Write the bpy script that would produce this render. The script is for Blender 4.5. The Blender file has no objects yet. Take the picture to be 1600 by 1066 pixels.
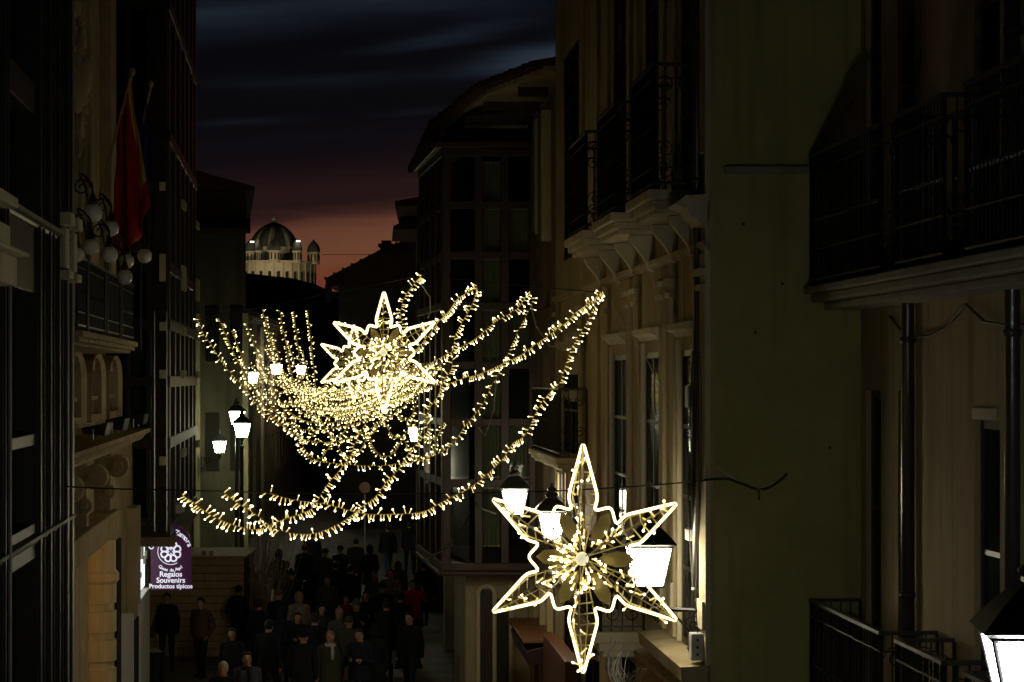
import bpy, bmesh, math, random
from mathutils import Vector, Matrix, noise
R = math.radians
PI = math.pi
rnd = random.Random(7)
SC = bpy.context.scene
COL = SC.collection

# ------------------------------------------------------------------ camera, sky, exposure
F, H, HY = 3600.0, 6.3, 590.0          # focal length in photo pixels, eye height, horizon row (1600 px wide photo)
cam_d = bpy.data.cameras.new('camera'); cam = bpy.data.objects.new('camera', cam_d); COL.objects.link(cam)
cam.location = (0, 0, H); cam.rotation_euler = (R(90), 0, 0)
cam_d.sensor_width = 36; cam_d.lens = F/1600*36; cam_d.shift_y = 57/1600
cam_d.clip_start = 0.5; cam_d.clip_end = 3000
SC.camera = cam
SC.render.engine = 'CYCLES'
SC.cycles.use_denoising = True
SC.cycles.max_bounces = 6; SC.cycles.diffuse_bounces = 2; SC.cycles.glossy_bounces = 3
SC.cycles.transparent_max_bounces = 8; SC.cycles.transmission_bounces = 4
SC.cycles.caustics_reflective = False; SC.cycles.caustics_refractive = False
SC.cycles.sample_clamp_indirect = 3.0
SC.view_settings.view_transform = 'Standard'; SC.view_settings.look = 'None'
SC.view_settings.gamma = 1; SC.view_settings.exposure = 0.3
SC.view_settings.use_curve_mapping = False

def lin(c):
    return tuple((v/255/12.92 if v/255 <= .04045 else ((v/255+.055)/1.055)**2.4) for v in c)

W = bpy.data.worlds.new('World'); SC.world = W; W.use_nodes = True
def build_world():
    nt = W.node_tree; n = nt.nodes; l = nt.links; n.clear()
    out = n.new('ShaderNodeOutputWorld'); bg = n.new('ShaderNodeBackground'); l.new(bg.outputs[0], out.inputs[0])
    tc = n.new('ShaderNodeTexCoord'); sep = n.new('ShaderNodeSeparateXYZ'); l.new(tc.outputs['Generated'], sep.inputs[0])
    def math_(op, a, b=None, clamp=False):
        m = n.new('ShaderNodeMath'); m.operation = op; m.use_clamp = clamp
        for i, v in enumerate((a, b)):
            if v is None: continue
            if isinstance(v, (int, float)): m.inputs[i].default_value = v
            else: l.new(v, m.inputs[i])
        return m.outputs[0]
    def streak(sx, sy, sz, tilt, det, off):
        # cloud bands: noise stretched along the horizon, tilted a little
        zz = math_('ADD', sep.outputs[2], math_('MULTIPLY', sep.outputs[0], tilt))
        cb = n.new('ShaderNodeCombineXYZ')
        l.new(math_('MULTIPLY', sep.outputs[0], sx), cb.inputs[0]); l.new(math_('MULTIPLY', sep.outputs[1], sy), cb.inputs[1])
        l.new(math_('ADD', math_('MULTIPLY', zz, sz), off), cb.inputs[2])
        t = n.new('ShaderNodeTexNoise'); t.inputs['Scale'].default_value = 1; t.inputs['Detail'].default_value = det
        t.inputs['Roughness'].default_value = .55; t.inputs['Distortion'].default_value = .35
        l.new(cb.outputs[0], t.inputs['Vector']); return t.outputs['Fac']
    s1 = streak(3.5, 3.5, 44, -.08, 3.0, 3.7)
    s2 = streak(9, 9, 95, -.06, 2.5, 9.1)
    # elevation, pushed up and down by the cloud bands
    el = math_('ADD', sep.outputs[2], math_('MULTIPLY', math_('SUBTRACT', s2, .5), .018))
    el = math_('SUBTRACT', el, math_('MULTIPLY', sep.outputs[0], .10))
    r = n.new('ShaderNodeValToRGB'); l.new(math_('MULTIPLY', el, 2.0), r.inputs[0])
    stops = [(0.0, (98, 40, 26)), (.095, (102, 50, 34)), (.124, (103, 64, 45)), (.141, (92, 56, 42)), (.153, (50, 29, 26)), (.166, (32, 20, 19)), (.178, (36, 20, 21)), (.192, (25, 15, 17)),
             (.215, (14, 10, 14)), (.25, (9, 8, 11)), (.34, (7, 7, 11)), (1.0, (8, 9, 13))]
    e = r.color_ramp.elements
    while len(e) > 1: e.remove(e[0])
    e[0].position, e[0].color = stops[0][0], (*lin(stops[0][1]), 1)
    for p, c in stops[1:]:
        k = e.new(p); k.color = (*lin(c), 1)
    # the afterglow lies towards the street's far end only
    day = math_('MULTIPLY', math_('SUBTRACT', sep.outputs[1], .2), 1.6, True)
    mixd = n.new('ShaderNodeMix'); mixd.data_type = 'RGBA'
    l.new(day, mixd.inputs['Factor']); mixd.inputs[6].default_value = (*lin((7, 8, 13)), 1); l.new(r.outputs[0], mixd.inputs[7])
    # blue gaps between the clouds, higher up
    gap = n.new('ShaderNodeMapRange'); gap.inputs[1].default_value = .56; gap.inputs[2].default_value = .82
    l.new(s1, gap.inputs[0])
    hi = n.new('ShaderNodeMapRange'); hi.inputs[1].default_value = .085; hi.inputs[2].default_value = .14; l.new(sep.outputs[2], hi.inputs[0])
    g = math_('MULTIPLY', gap.outputs[0], hi.outputs[0], True)
    mx = n.new('ShaderNodeMix'); mx.data_type = 'RGBA'; mx.blend_type = 'MIX'
    l.new(g, mx.inputs['Factor']); l.new(mixd.outputs[2], mx.inputs[6]); mx.inputs[7].default_value = (*lin((18, 22, 31)), 1)
    tot = None
    for x0, y0, hh, ww, tl, st in ((850, 98, 17, 100, .14, .95), (345, 36, 22, 170, .05, .30), (600, 8, 12, 150, .04, .3), (690, 66, 10, 110, .16, .26), (380, 194, 8, 75, .05, .15), (655, 174, 7, 60, .10, .10), (480, 135, 14, 160, .04, .12), (150, 60, 20, 200, .05, .3), (1100, 60, 20, 200, .1, .5), (1350, 140, 18, 190, .08, .4)):
        ux, uz = (x0-800)/F, (HY-y0)/F
        ex = math_('SUBTRACT', sep.outputs[0], ux); dz = math_('SUBTRACT', math_('SUBTRACT', sep.outputs[2], uz), math_('MULTIPLY', ex, tl))
        dz = math_('ADD', dz, math_('MULTIPLY', math_('SUBTRACT', s2, .5), .012))
        a = math_('ADD', math_('POWER', math_('ABSOLUTE', math_('MULTIPLY', dz, F/hh)), 2.0), math_('POWER', math_('ABSOLUTE', math_('MULTIPLY', ex, F/ww)), 2.0))
        g = math_('MULTIPLY', math_('POWER', 2.718, math_('MULTIPLY', a, -1)), st*1.0)
        tot = g if tot is None else math_('ADD', tot, g)
    tot = math_('MULTIPLY', math_('MULTIPLY', tot, math_('ADD', math_('MULTIPLY', s1, 1.3), .25)), day, True)
    m3 = n.new('ShaderNodeMix'); m3.data_type = 'RGBA'; l.new(tot, m3.inputs['Factor']); l.new(mx.outputs[2], m3.inputs[6]); m3.inputs[7].default_value = (*lin((39, 48, 59)), 1)
    l.new(m3.outputs[2], bg.inputs['Color']); bg.inputs['Strength'].default_value = .84
build_world()
W.cycles.sampling_method = 'AUTOMATIC'

# ------------------------------------------------------------------ helpers
def px(x, y, Y):                        # photo pixel at distance Y -> point of the place
    return Vector(((x-800)/F*Y, Y, H+(HY-y)/F*Y))

class MB:
    def __init__(s): s.v = []; s.f = []
    def quad(s, *p):
        i = len(s.v); s.v += [Vector(q) for q in p]; s.f.append(tuple(range(i, i+len(p))))
    def hexa(s, p):                     # 8 corners: 0-3 bottom loop, 4-7 top loop
        i = len(s.v); s.v += [Vector(q) for q in p]
        for a in ((0, 3, 2, 1), (4, 5, 6, 7), (0, 1, 5, 4), (1, 2, 6, 5), (2, 3, 7, 6), (3, 0, 4, 7)):
            s.f.append(tuple(i+k for k in a))
    def box(s, x0, x1, y0, y1, z0, z1):
        s.hexa([(x0, y0, z0), (x1, y0, z0), (x1, y1, z0), (x0, y1, z0), (x0, y0, z1), (x1, y0, z1), (x1, y1, z1), (x0, y1, z1)])
    def fbox(s, fr, s0, s1, d0, d1, z0, z1):
        s.hexa([fr(s0, d0, z0), fr(s1, d0, z0), fr(s1, d1, z0), fr(s0, d1, z0), fr(s0, d0, z1), fr(s1, d0, z1), fr(s1, d1, z1), fr(s0, d1, z1)])
    def prism(s, pts, z0, z1):
        n = len(pts); i = len(s.v)
        zz0 = z0 if isinstance(z0, (list, tuple)) else [z0]*n
        zz1 = z1 if isinstance(z1, (list, tuple)) else [z1]*n
        s.v += [Vector((p[0], p[1], z)) for p, z in zip(pts, zz0)] + [Vector((p[0], p[1], z)) for p, z in zip(pts, zz1)]
        s.f.append(tuple(i+k for k in range(n))[::-1]); s.f.append(tuple(i+n+k for k in range(n)))
        for k in range(n):
            k2 = (k+1) % n; s.f.append((i+k, i+k2, i+n+k2, i+n+k))
    def tube(s, pts, r, seg=6, closed=False):
        pts = [Vector(p) for p in pts]; n = len(pts); base = len(s.v)
        rr = r if isinstance(r, (list, tuple)) else [r]*n
        prev = None
        for k, p in enumerate(pts):
            a = pts[k-1] if (k or closed) else p
            b = pts[(k+1) % n] if (k < n-1 or closed) else p
            t = (b-a).normalized() if (b-a).length > 1e-9 else Vector((0, 0, 1))
            if prev is None:
                u = t.orthogonal().normalized()
            else:
                u = prev - t*prev.dot(t)
                u = u.normalized() if u.length > 1e-6 else t.orthogonal().normalized()
            prev = u; w = t.cross(u)
            for q in range(seg):
                an = 2*PI*q/seg; s.v.append(p+(u*math.cos(an)+w*math.sin(an))*rr[k])
        m = n if closed else n-1
        for k in range(m):
            k2 = (k+1) % n
            for q in range(seg):
                q2 = (q+1) % seg
                s.f.append((base+k*seg+q, base+k*seg+q2, base+k2*seg+q2, base+k2*seg+q))
        if not closed:
            s.f.append(tuple(base+q for q in range(seg))[::-1]); s.f.append(tuple(base+(n-1)*seg+q for q in range(seg)))
    def lathe(s, c, prof, seg=16, axis=None):
        c = Vector(c); b = len(s.v); n = len(prof)
        for r_, z in prof:
            for q in range(seg):
                an = 2*PI*q/seg; s.v.append(c+Vector((r_*math.cos(an), r_*math.sin(an), z)))
        for k in range(n-1):
            for q in range(seg):
                q2 = (q+1) % seg; s.f.append((b+k*seg+q, b+k*seg+q2, b+(k+1)*seg+q2, b+(k+1)*seg+q))
        s.f.append(tuple(b+q for q in range(seg))[::-1]); s.f.append(tuple(b+(n-1)*seg+q for q in range(seg)))
    def ell(s, c, rad, seg=12, ring=8, rot=None):
        c = Vector(c); b = len(s.v)
        def P(v):
            v = Vector(v)
            return c + (rot @ v if rot else v)
        s.v.append(P((0, 0, rad[2])))
        for i in range(1, ring):
            a = PI*i/ring
            for q in range(seg):
                an = 2*PI*q/seg
                s.v.append(P((rad[0]*math.sin(a)*math.cos(an), rad[1]*math.sin(a)*math.sin(an), rad[2]*math.cos(a))))
        s.v.append(P((0, 0, -rad[2]))); last = len(s.v)-1
        for q in range(seg):
            q2 = (q+1) % seg
            s.f.append((b, b+1+q, b+1+q2))
            for i in range(ring-2):
                o = b+1+i*seg; s.f.append((o+q, o+seg+q, o+seg+q2, o+q2))
            o = b+1+(ring-2)*seg; s.f.append((o+q, last, o+q2))
    def build(s, name, m, parent=None, smooth=False, kind=None, bevel=0):
        org = Vector((0, 0, 0))
        q = parent
        while q is not None: org = org + q.location; q = q.parent
        me = bpy.data.meshes.new(name)
        me.from_pydata([tuple(v-org) for v in s.v], [], s.f)
        if smooth:
            me.polygons.foreach_set('use_smooth', [True]*len(me.polygons))
        me.materials.append(m); me.update()
        bm = bmesh.new(); bm.from_mesh(me); bmesh.ops.recalc_face_normals(bm, faces=bm.faces); bm.to_mesh(me); bm.free()
        o = bpy.data.objects.new(name, me); COL.objects.link(o); o.parent = parent
        if kind: o['kind'] = kind
        if bevel:
            b = o.modifiers.new('bevel', 'BEVEL'); b.width = bevel; b.segments = 2; b.limit_method = 'ANGLE'
        return o

def catmull(P, n=8):
    out = []
    Q = [P[0]*2-P[1]]+P+[P[-1]*2-P[-2]]
    for i in range(1, len(Q)-2):
        for k in range(n):
            t = k/n; a, b, c, d = Q[i-1], Q[i], Q[i+1], Q[i+2]
            out.append(.5*((2*b)+(c-a)*t+(2*a-5*b+4*c-d)*t*t+(3*b-a-3*c+d)*t*t*t))
    out.append(P[-1]); return out

def tag(o, label, cat, group=None):
    o['label'] = label; o['category'] = cat
    if group: o['group'] = group
    return o
def thing(name, loc, label, cat, group=None):
    o = bpy.data.objects.new(name, None); COL.objects.link(o); o.location = loc; o.empty_display_size = .2
    return tag(o, label, cat, group)
def kids(o): return [c for c in o.children]
def copy_tree(o, parent=None):
    c = o.copy(); COL.objects.link(c); c.parent = parent
    for ch in kids(o): copy_tree(ch, c)
    return c

# ------------------------------------------------------------------ materials
def newmat(name):
    m = bpy.data.materials.new(name); m.use_nodes = True
    return m, m.node_tree, m.node_tree.nodes['Principled BSDF']
def rough_mat(name, c1, c2, scale=2.0, rough=.85, bump=.25, bscale=40, spec=.3, metal=0, stain=None):
    m, nt, b = newmat(name); n = nt.nodes; l = nt.links
    tc = n.new('ShaderNodeTexCoord')
    t = n.new('ShaderNodeTexNoise'); t.inputs['Scale'].default_value = scale; t.inputs['Detail'].default_value = 8; t.inputs['Roughness'].default_value = .65
    l.new(tc.outputs['Object'], t.inputs['Vector'])
    r = n.new('ShaderNodeValToRGB'); r.color_ramp.elements[0].position = .3; r.color_ramp.elements[1].position = .72
    r.color_ramp.elements[0].color = (*c1, 1); r.color_ramp.elements[1].color = (*c2, 1); l.new(t.outputs['Fac'], r.inputs[0])
    col = r.outputs[0]
    if stain:
        mp = n.new('ShaderNodeMapping'); mp.inputs['Scale'].default_value = (3, 3, .25); l.new(tc.outputs['Object'], mp.inputs['Vector'])
        t3 = n.new('ShaderNodeTexNoise'); t3.inputs['Scale'].default_value = 1.1; t3.inputs['Detail'].default_value = 5; l.new(mp.outputs[0], t3.inputs['Vector'])
        r3 = n.new('ShaderNodeMapRange'); r3.inputs[1].default_value = .5; r3.inputs[2].default_value = .75; l.new(t3.outputs['Fac'], r3.inputs[0])
        mx = n.new('ShaderNodeMix'); mx.data_type = 'RGBA'; l.new(r3.outputs[0], mx.inputs['Factor']); l.new(col, mx.inputs[6]); mx.inputs[7].default_value = (*stain, 1)
        col = mx.outputs[2]
    l.new(col, b.inputs['Base Color'])
    b.inputs['Roughness'].default_value = rough; b.inputs['Specular IOR Level'].default_value = spec; b.inputs['Metallic'].default_value = metal
    if bump:
        t2 = n.new('ShaderNodeTexNoise'); t2.inputs['Scale'].default_value = bscale; t2.inputs['Detail'].default_value = 6
        l.new(tc.outputs['Object'], t2.inputs['Vector'])
        bp = n.new('ShaderNodeBump'); bp.inputs['Strength'].default_value = bump; bp.inputs['Distance'].default_value = .02
        l.new(t2.outputs['Fac'], bp.inputs['Height']); l.new(bp.outputs[0], b.inputs['Normal'])
    return m
def wood_mat(name, c1, c2, rough=.45, spec=.4):
    m, nt, b = newmat(name); n = nt.nodes; l = nt.links
    tc = n.new('ShaderNodeTexCoord'); mp = n.new('ShaderNodeMapping'); mp.inputs['Scale'].default_value = (14, 14, .9); l.new(tc.outputs['Object'], mp.inputs[0])
    t = n.new('ShaderNodeTexNoise'); t.inputs['Scale'].default_value = 2.2; t.inputs['Detail'].default_value = 6; l.new(mp.outputs[0], t.inputs['Vector'])
    r = n.new('ShaderNodeValToRGB'); r.color_ramp.elements[0].color = (*c1, 1); r.color_ramp.elements[1].color = (*c2, 1)
    r.color_ramp.elements[0].position = .35; r.color_ramp.elements[1].position = .7
    l.new(t.outputs['Fac'], r.inputs[0]); l.new(r.outputs[0], b.inputs['Base Color'])
    b.inputs['Roughness'].default_value = rough; b.inputs['Specular IOR Level'].default_value = spec
    bp = n.new('ShaderNodeBump'); bp.inputs['Strength'].default_value = .2; bp.inputs['Distance'].default_value = .004
    l.new(t.outputs['Fac'], bp.inputs['Height']); l.new(bp.outputs[0], b.inputs['Normal'])
    return m
def emit_mat(name, col, strength, base=(.8, .8, .8)):
    m, nt, b = newmat(name)
    b.inputs['Base Color'].default_value = (*base, 1); b.inputs['Emission Color'].default_value = (*col, 1); b.inputs['Emission Strength'].default_value = strength
    b.inputs['Roughness'].default_value = .4
    return m
def glass_mat(name, clear=.72, rough=.04):
    m, nt, b = newmat(name); n = nt.nodes; l = nt.links
    out = n['Material Output']
    tr = n.new('ShaderNodeBsdfTransparent'); tr.inputs[0].default_value = (.75, .8, .78, 1)
    b.inputs['Base Color'].default_value = (.01, .012, .012, 1); b.inputs['Roughness'].default_value = rough
    mx = n.new('ShaderNodeMixShader'); mx.inputs[0].default_value = clear
    l.new(b.outputs[0], mx.inputs[1]); l.new(tr.outputs[0], mx.inputs[2]); l.new(mx.outputs[0], out.inputs[0])
    return m

M = {}
M['ochre'] = rough_mat('ochre_plaster', (.30, .235, .14), (.39, .305, .18), 1.3, .9, .2, 30, .2, stain=(.20, .15, .09))
M['olive'] = rough_mat('olive_plaster', (.31, .285, .11), (.47, .43, .17), .7, .9, .18, 26, .2, stain=(.21, .19, .08))
M['cream'] = rough_mat('cream_plaster', (.36, .29, .16), (.47, .39, .23), 1.6, .85, .25, 34, .25, stain=(.25, .2, .11))
M['trim'] = rough_mat('pale_trim', (.50, .44, .30), (.60, .54, .38), 3, .8, .2, 50, .25, stain=(.34, .29, .19))
M['stone'] = rough_mat('carved_stone', (.30, .24, .14), (.44, .36, .22), 3, .9, .5, 22, .2, stain=(.2, .16, .1))
M['greystone'] = rough_mat('grey_stone', (.2, .18, .14), (.32, .29, .23), 2.4, .9, .4, 26, .2)
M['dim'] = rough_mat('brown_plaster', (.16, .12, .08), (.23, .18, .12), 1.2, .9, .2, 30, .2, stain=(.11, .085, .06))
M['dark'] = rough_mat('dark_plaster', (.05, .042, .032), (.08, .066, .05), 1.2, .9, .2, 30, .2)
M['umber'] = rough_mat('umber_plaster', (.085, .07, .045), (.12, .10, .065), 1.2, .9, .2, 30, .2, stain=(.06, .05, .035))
M['wood'] = wood_mat('dark_wood', (.012, .009, .006), (.028, .02, .013))
M['redwood'] = wood_mat('red_brown_wood', (.03, .014, .009), (.06, .028, .017))
M['plank'] = wood_mat('booth_plank', (.34, .23, .12), (.48, .34, .18), .7, .25)
M['door'] = wood_mat('orange_brown_wood', (.13, .05, .018), (.20, .08, .028), .5)
M['iron'] = rough_mat('black_iron', (.008, .008, .008), (.018, .017, .016), 20, .42, .15, 80, .5)
M['pipe'] = rough_mat('drainpipe_metal', (.03, .026, .02), (.05, .043, .033), 8, .3, .1, 60, .6)
M['steel'] = rough_mat('galvanised_steel', (.35, .35, .33), (.5, .5, .47), 15, .4, .1, 80, .5, metal=.7)
M['tile'] = rough_mat('roof_tile', (.07, .035, .022), (.13, .065, .04), 6, .9, .5, 30, .15)
M['glass'] = glass_mat('window_glass', .72)
M['clear'] = glass_mat('clear_window_glass', .92)
M['dglass'] = glass_mat('dark_window_glass', .82, .05); M['dglass'].node_tree.nodes['Principled BSDF'].inputs['Specular IOR Level'].default_value = .12
M['inside'] = rough_mat('dark_interior', (.012, .01, .008), (.022, .018, .014), 2, .95, 0)
M['curtain'] = rough_mat('pale_curtain', (.42, .37, .25), (.58, .52, .38), 5, .95, .3, 30, .1)
M['shutter'] = rough_mat('grey_shutter', (.11, .1, .08), (.17, .155, .125), 3, .7, .2, 60, .3)
M['plastic'] = rough_mat('grey_plastic', (.4, .4, .37), (.5, .5, .46), 10, .5, .05, 60, .4)
M['cable'] = rough_mat('cable_sheath', (.03, .03, .025), (.05, .05, .04), 10, .6, 0)
M['palecable'] = rough_mat('pale_cable', (.45, .43, .38), (.6, .58, .5), 10, .5, 0)
M['greycable'] = rough_mat('grey_cable', (.16, .16, .15), (.24, .24, .22), 10, .4, 0)
M['goldwire'] = rough_mat('gold_wire', (.50, .42, .22), (.62, .54, .32), 15, .4, 0, 80, .5, metal=.3)
M['white'] = rough_mat('white_paint', (.62, .61, .57), (.75, .74, .7), 4, .5, .1, 50, .4)
M['globe'] = rough_mat('opal_globe', (.58, .56, .5), (.68, .66, .6), 6, .22, 0, 40, .5)
M['paving'] = rough_mat('stone_paving', (.13, .12, .10), (.24, .22, .18), 1.6, .75, .5, 8, .35)
M['blob'] = rough_mat('bare_twigs', (.30, .22, .12), (.45, .34, .2), 12, .9, .2)

LAMP = emit_mat('lamp_glass_white', (1, .90, .66), 34.0)
LAMPG = emit_mat('lamp_glass_greenish', (.90, 1, .66), 32.0)
LAMPC = emit_mat('lamp_glass_cold', (.95, .97, .93), 80.0)
NEON = emit_mat('star_rope_light', (1, .85, .40), 2.3)
TIP = emit_mat('bulb_tip', (1, .85, .42), 5.5)
ROD = emit_mat('bulb_body', (1, .75, .24), .75, (.6, .5, .3))
TIPF = emit_mat('far_bulb_tip', (1, .82, .33), 4.0)
RODF = emit_mat('far_bulb_body', (1, .74, .22), .55, (.6, .5, .3))
COLD = emit_mat('cold_bulb', (.75, .9, 1), 6)
SHOP = emit_mat('lit_shop_interior', (.93, 1, .98), 1.1)
WARMWIN = emit_mat('lit_orange_window', (1, .50, .16), .35)

# ------------------------------------------------------------------ frames of the facades  (s = metres down the street, d = out towards it)
def frame(x_at, slope, y_at, side):
    k = math.sqrt(1+slope*slope)
    nx, ny = side/k, -side*slope/k
    def fr(s, d, z): return Vector((x_at+slope*(s-y_at)+nx*d, s+ny*d, z))
    return fr
FA = frame(3.33, -.074, 22, -1)
FB = frame(1.90, -.074, 22, -1)
FL = frame(-3.07, -.0917, 0, 1)
FM = frame(-2.30, -.0917, 0, 1)
FL3 = frame(-3.07-.42, -.0917, 0, 1)

def wall(bld, name, fr, s0, s1, z0, z1, ops, dep, mt, thick=.5):
    """facade slab with real openings: ops = (s0, s1, z0, z1)"""
    m = MB()
    ss = sorted({s0, s1, *[o[0] for o in ops], *[o[1] for o in ops]}); zs = sorted({z0, z1, *[o[2] for o in ops], *[o[3] for o in ops]})
    ss = [a for a in ss if s0 <= a <= s1]; zs = [a for a in zs if z0 <= a <= z1]
    for a, b in zip(ss, ss[1:]):
        for c, d in zip(zs, zs[1:]):
            cs, cz = (a+b)/2, (c+d)/2
            if any(o[0] < cs < o[1] and o[2] < cz < o[3] for o in ops): continue
            m.quad(fr(a, 0, c), fr(b, 0, c), fr(b, 0, d), fr(a, 0, d))
    for o in ops:
        a, b, c, d = max(o[0], s0), min(o[1], s1), max(o[2], z0), min(o[3], z1)
        m.quad(fr(a, 0, c), fr(a, -dep, c), fr(a, -dep, d), fr(a, 0, d)); m.quad(fr(b, 0, c), fr(b, 0, d), fr(b, -dep, d), fr(b, -dep, c))
        m.quad(fr(a, 0, d), fr(a, -dep, d), fr(b, -dep, d), fr(b, 0, d)); m.quad(fr(a, 0, c), fr(b, 0, c), fr(b, -dep, c), fr(a, -dep, c))
    D = -6
    m.quad(fr(s0, 0, z0), fr(s0, D, z0), fr(s0, D, z1), fr(s0, 0, z1)); m.quad(fr(s1, 0, z0), fr(s1, 0, z1), fr(s1, D, z1), fr(s1, D, z0))
    m.quad(fr(s0, 0, z1), fr(s0, D, z1), fr(s1, D, z1), fr(s1, 0, z1)); m.quad(fr(s0, D, z0), fr(s1, D, z0), fr(s1, D, z1), fr(s0, D, z1))
    return m.build(name, mt, bld)

def window(bld, fr, s0, s1, z0, z1, dep, mt, cols=2, rows=3, back='inside', gl='dglass', fw=.07, curt=None):
    """frame with its panes and what is behind them"""
    g = .004; d0, d1 = (-dep+.02, -dep+.09) if dep > .15 else (-dep+.004, -dep+.05)
    m = MB()
    m.fbox(fr, s0+g, s0+fw, d0, d1, z0+g, z1-g); m.fbox(fr, s1-fw, s1-g, d0, d1, z0+g, z1-g)
    m.fbox(fr, s0+fw, s1-fw, d0+.002, d1-.002, z0+g, z0+fw); m.fbox(fr, s0+fw, s1-fw, d0+.002, d1-.002, z1-fw, z1-g)
    cw = (s1-s0-2*fw)/cols; rh = (z1-z0-2*fw)/rows
    for i in range(1, cols): m.fbox(fr, s0+fw+cw*i-.025, s0+fw+cw*i+.025, d0+.004, d1-.004, z0+fw, z1-fw)
    for j in range(1, rows): m.fbox(fr, s0+fw, s1-fw, d0+.006, d1-.006, z0+fw+rh*j-.02, z0+fw+rh*j+.02)
    w = m.build('window', mt, bld)
    for i in range(cols):
        for j in range(rows):
            p = MB(); a = s0+fw+cw*i+.01; c = z0+fw+rh*j+.01
            p.fbox(fr, a, a+cw-.02, d0+.030, d0+.036, c, c+rh-.02)
            p.build('pane', M[gl], w)
    q = MB(); q.fbox(fr, s0+.006, s1-.006, -dep-.42, -dep-.40, z0+.006, z1-.006); q.build('room_wall', M[back], w)
    if curt:
        n = 16; a, b = s0+(s1-s0)*curt[0], s0+(s1-s0)*curt[1]
        q = MB()
        for k in range(n):
            x0, x1 = a+(b-a)*k/n, a+(b-a)*(k+1)/n; e0 = .035*math.sin(k*1.9); e1 = .035*math.sin((k+1)*1.9)
            q.quad(fr(x0, -dep-.14+e0, z0+.03), fr(x1, -dep-.14+e1, z0+.03), fr(x1, -dep-.14+e1*.6, z1-.03), fr(x0, -dep-.14+e0*.6, z1-.03))
        q.build('curtain', M['curtain'], w, smooth=True)
    return w

def spiral(c, r, u, v, turns=1.6, n=22, flip=1):
    c, u, v = Vector(c), Vector(u), Vector(v)
    return [c+(u*math.cos(flip*a)+v*math.sin(flip*a))*(r*(1-.78*k/n)) for k in range(n+1) for a in [2*PI*turns*k/n]]

def railing_geo(m, pts, z0, z1, gap=.115, r=.0075, mids=(), scroll=False):
    """iron railing along a polyline of plan points"""
    for a, b in zip(pts, pts[1:]):
        a = Vector((a[0], a[1], 0)); b = Vector((b[0], b[1], 0)); L = (b-a).length; n = max(1, round(L/gap))
        up = Vector((0, 0, 1)); t = (b-a).normalized(); nn = t.cross(up)
        def bar(z, h, w):
            m.hexa([a+nn*w+up*(z-h), b+nn*w+up*(z-h), b-nn*w+up*(z-h), a-nn*w+up*(z-h), a+nn*w+up*(z+h), b+nn*w+up*(z+h), b-nn*w+up*(z+h), a-nn*w+up*(z+h)])
        bar(z1-.015, .016, .026); bar(z0+.06, .010, .014)
        for z in mids: bar(z, .007, .011)
        for k in range(n+1):
            p = a+(b-a)*k/n
            post = k in (0, n)
            m.tube([p+up*(z0+.002), p+up*(z1-.03)], .016 if post else r, 5)
            if not post and not scroll:
                m.ell(p+up*(z0+(z1-z0)*.5), (.016, .016, .03), 5, 4)
        if scroll or L < .75:
            w = min(L*.22, .11)
            for z in (z0+.06+w*1.3, z0+.06+w*3.6, z1-.1-w*1.2):
                for sg in (-1, 1):
                    m.tube(spiral(a+(b-a)*(.5+sg*.24)+up*z, w, t*sg, up, 1.5, 18), .008, 4)

def balcony(bld, fr, s0, s1, z0, z1, dep, slab_h, mt, name='balcony', console=0, mids=(), slab=True, gap=.115, sides=True, parent=None):
    m = MB()
    if slab:
        m.fbox(fr, s0-.06, s1+.06, -.002, dep+.07, z0-slab_h*.42, z0); m.fbox(fr, s0-.02, s1+.02, -.003, dep+.03, z0-slab_h*.75, z0-slab_h*.42-.002)
        m.fbox(fr, s0+.03, s1-.03, -.004, dep-.03, z0-slab_h, z0-slab_h*.75-.002)
        b = m.build(name, mt, bld, bevel=.012)
    else: b = parent
    r = MB(); P = [fr(s0, .02, 0), fr(s0, dep, 0), fr(s1, dep, 0), fr(s1, .02, 0)]
    railing_geo(r, [(p.x, p.y) for p in (P if sides else P[1:3])], z0, z1, gap, mids=mids)
    r.build('railing', M['iron'], b, kind='stuff')
    if console:
        for k in range(console):
            s = s0+.18+(s1-s0-.36)*k/max(1, console-1)
            c = MB(); pr = []
            for t in range(9):
                a = t/8*PI/2; pr.append((dep*.82*math.cos(a), -slab_h-.62*math.sin(a)))
            pr = [(0, -slab_h-.004), (dep*.62, -slab_h-.004)]+[(dep*.62*(1-.75*math.sin(t/8*PI/2)), -slab_h-.05-.34*(t/8)**.8) for t in range(9)]+[(0, -slab_h-.42)]
            n = len(pr); i = len(c.v)
            for w in (-.06, .06):
                for d, z in pr: c.v.append(fr(s+w, d+.002, z0+z))
            c.f.append(tuple(range(i, i+n))); c.f.append(tuple(range(i+n, i+2*n))[::-1])
            for q in range(n): c.f.append((i+q, i+(q+1) % n, i+n+(q+1) % n, i+n+q))
            c.build('console', mt, b, bevel=.01)
    return b

def strip(bld, name, fr, s0, s1, d, z0, z1, mt, bevel=.012, d0=-.01):
    m = MB(); m.fbox(fr, s0, s1, d0, d, z0, z1); return m.build(name, mt, bld, bevel=bevel)
def cornice(bld, name, fr, s0, s1, z, prof, mt):
    """moulding of a (d, dz) profile run along a facade"""
    m = MB(); n = len(prof); i = 0
    for s in (s0, s1):
        for d, dz in prof: m.v.append(fr(s, d, z+dz))
    m.f.append(tuple(range(n))); m.f.append(tuple(range(n, 2*n))[::-1])
    for q in range(n): m.f.append((q, (q+1) % n, n+(q+1) % n, n+q))
    return m.build(name, mt, bld)
CORN = [(-.01, 0), (.10, 0), (.12, .05), (.20, .09), (.22, .15), (.34, .20), (.36, .28), (-.01, .30)]
SMALL = [(-.01, 0), (.05, 0), (.07, .04), (.13, .07), (.14, .13), (-.01, .15)]

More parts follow.
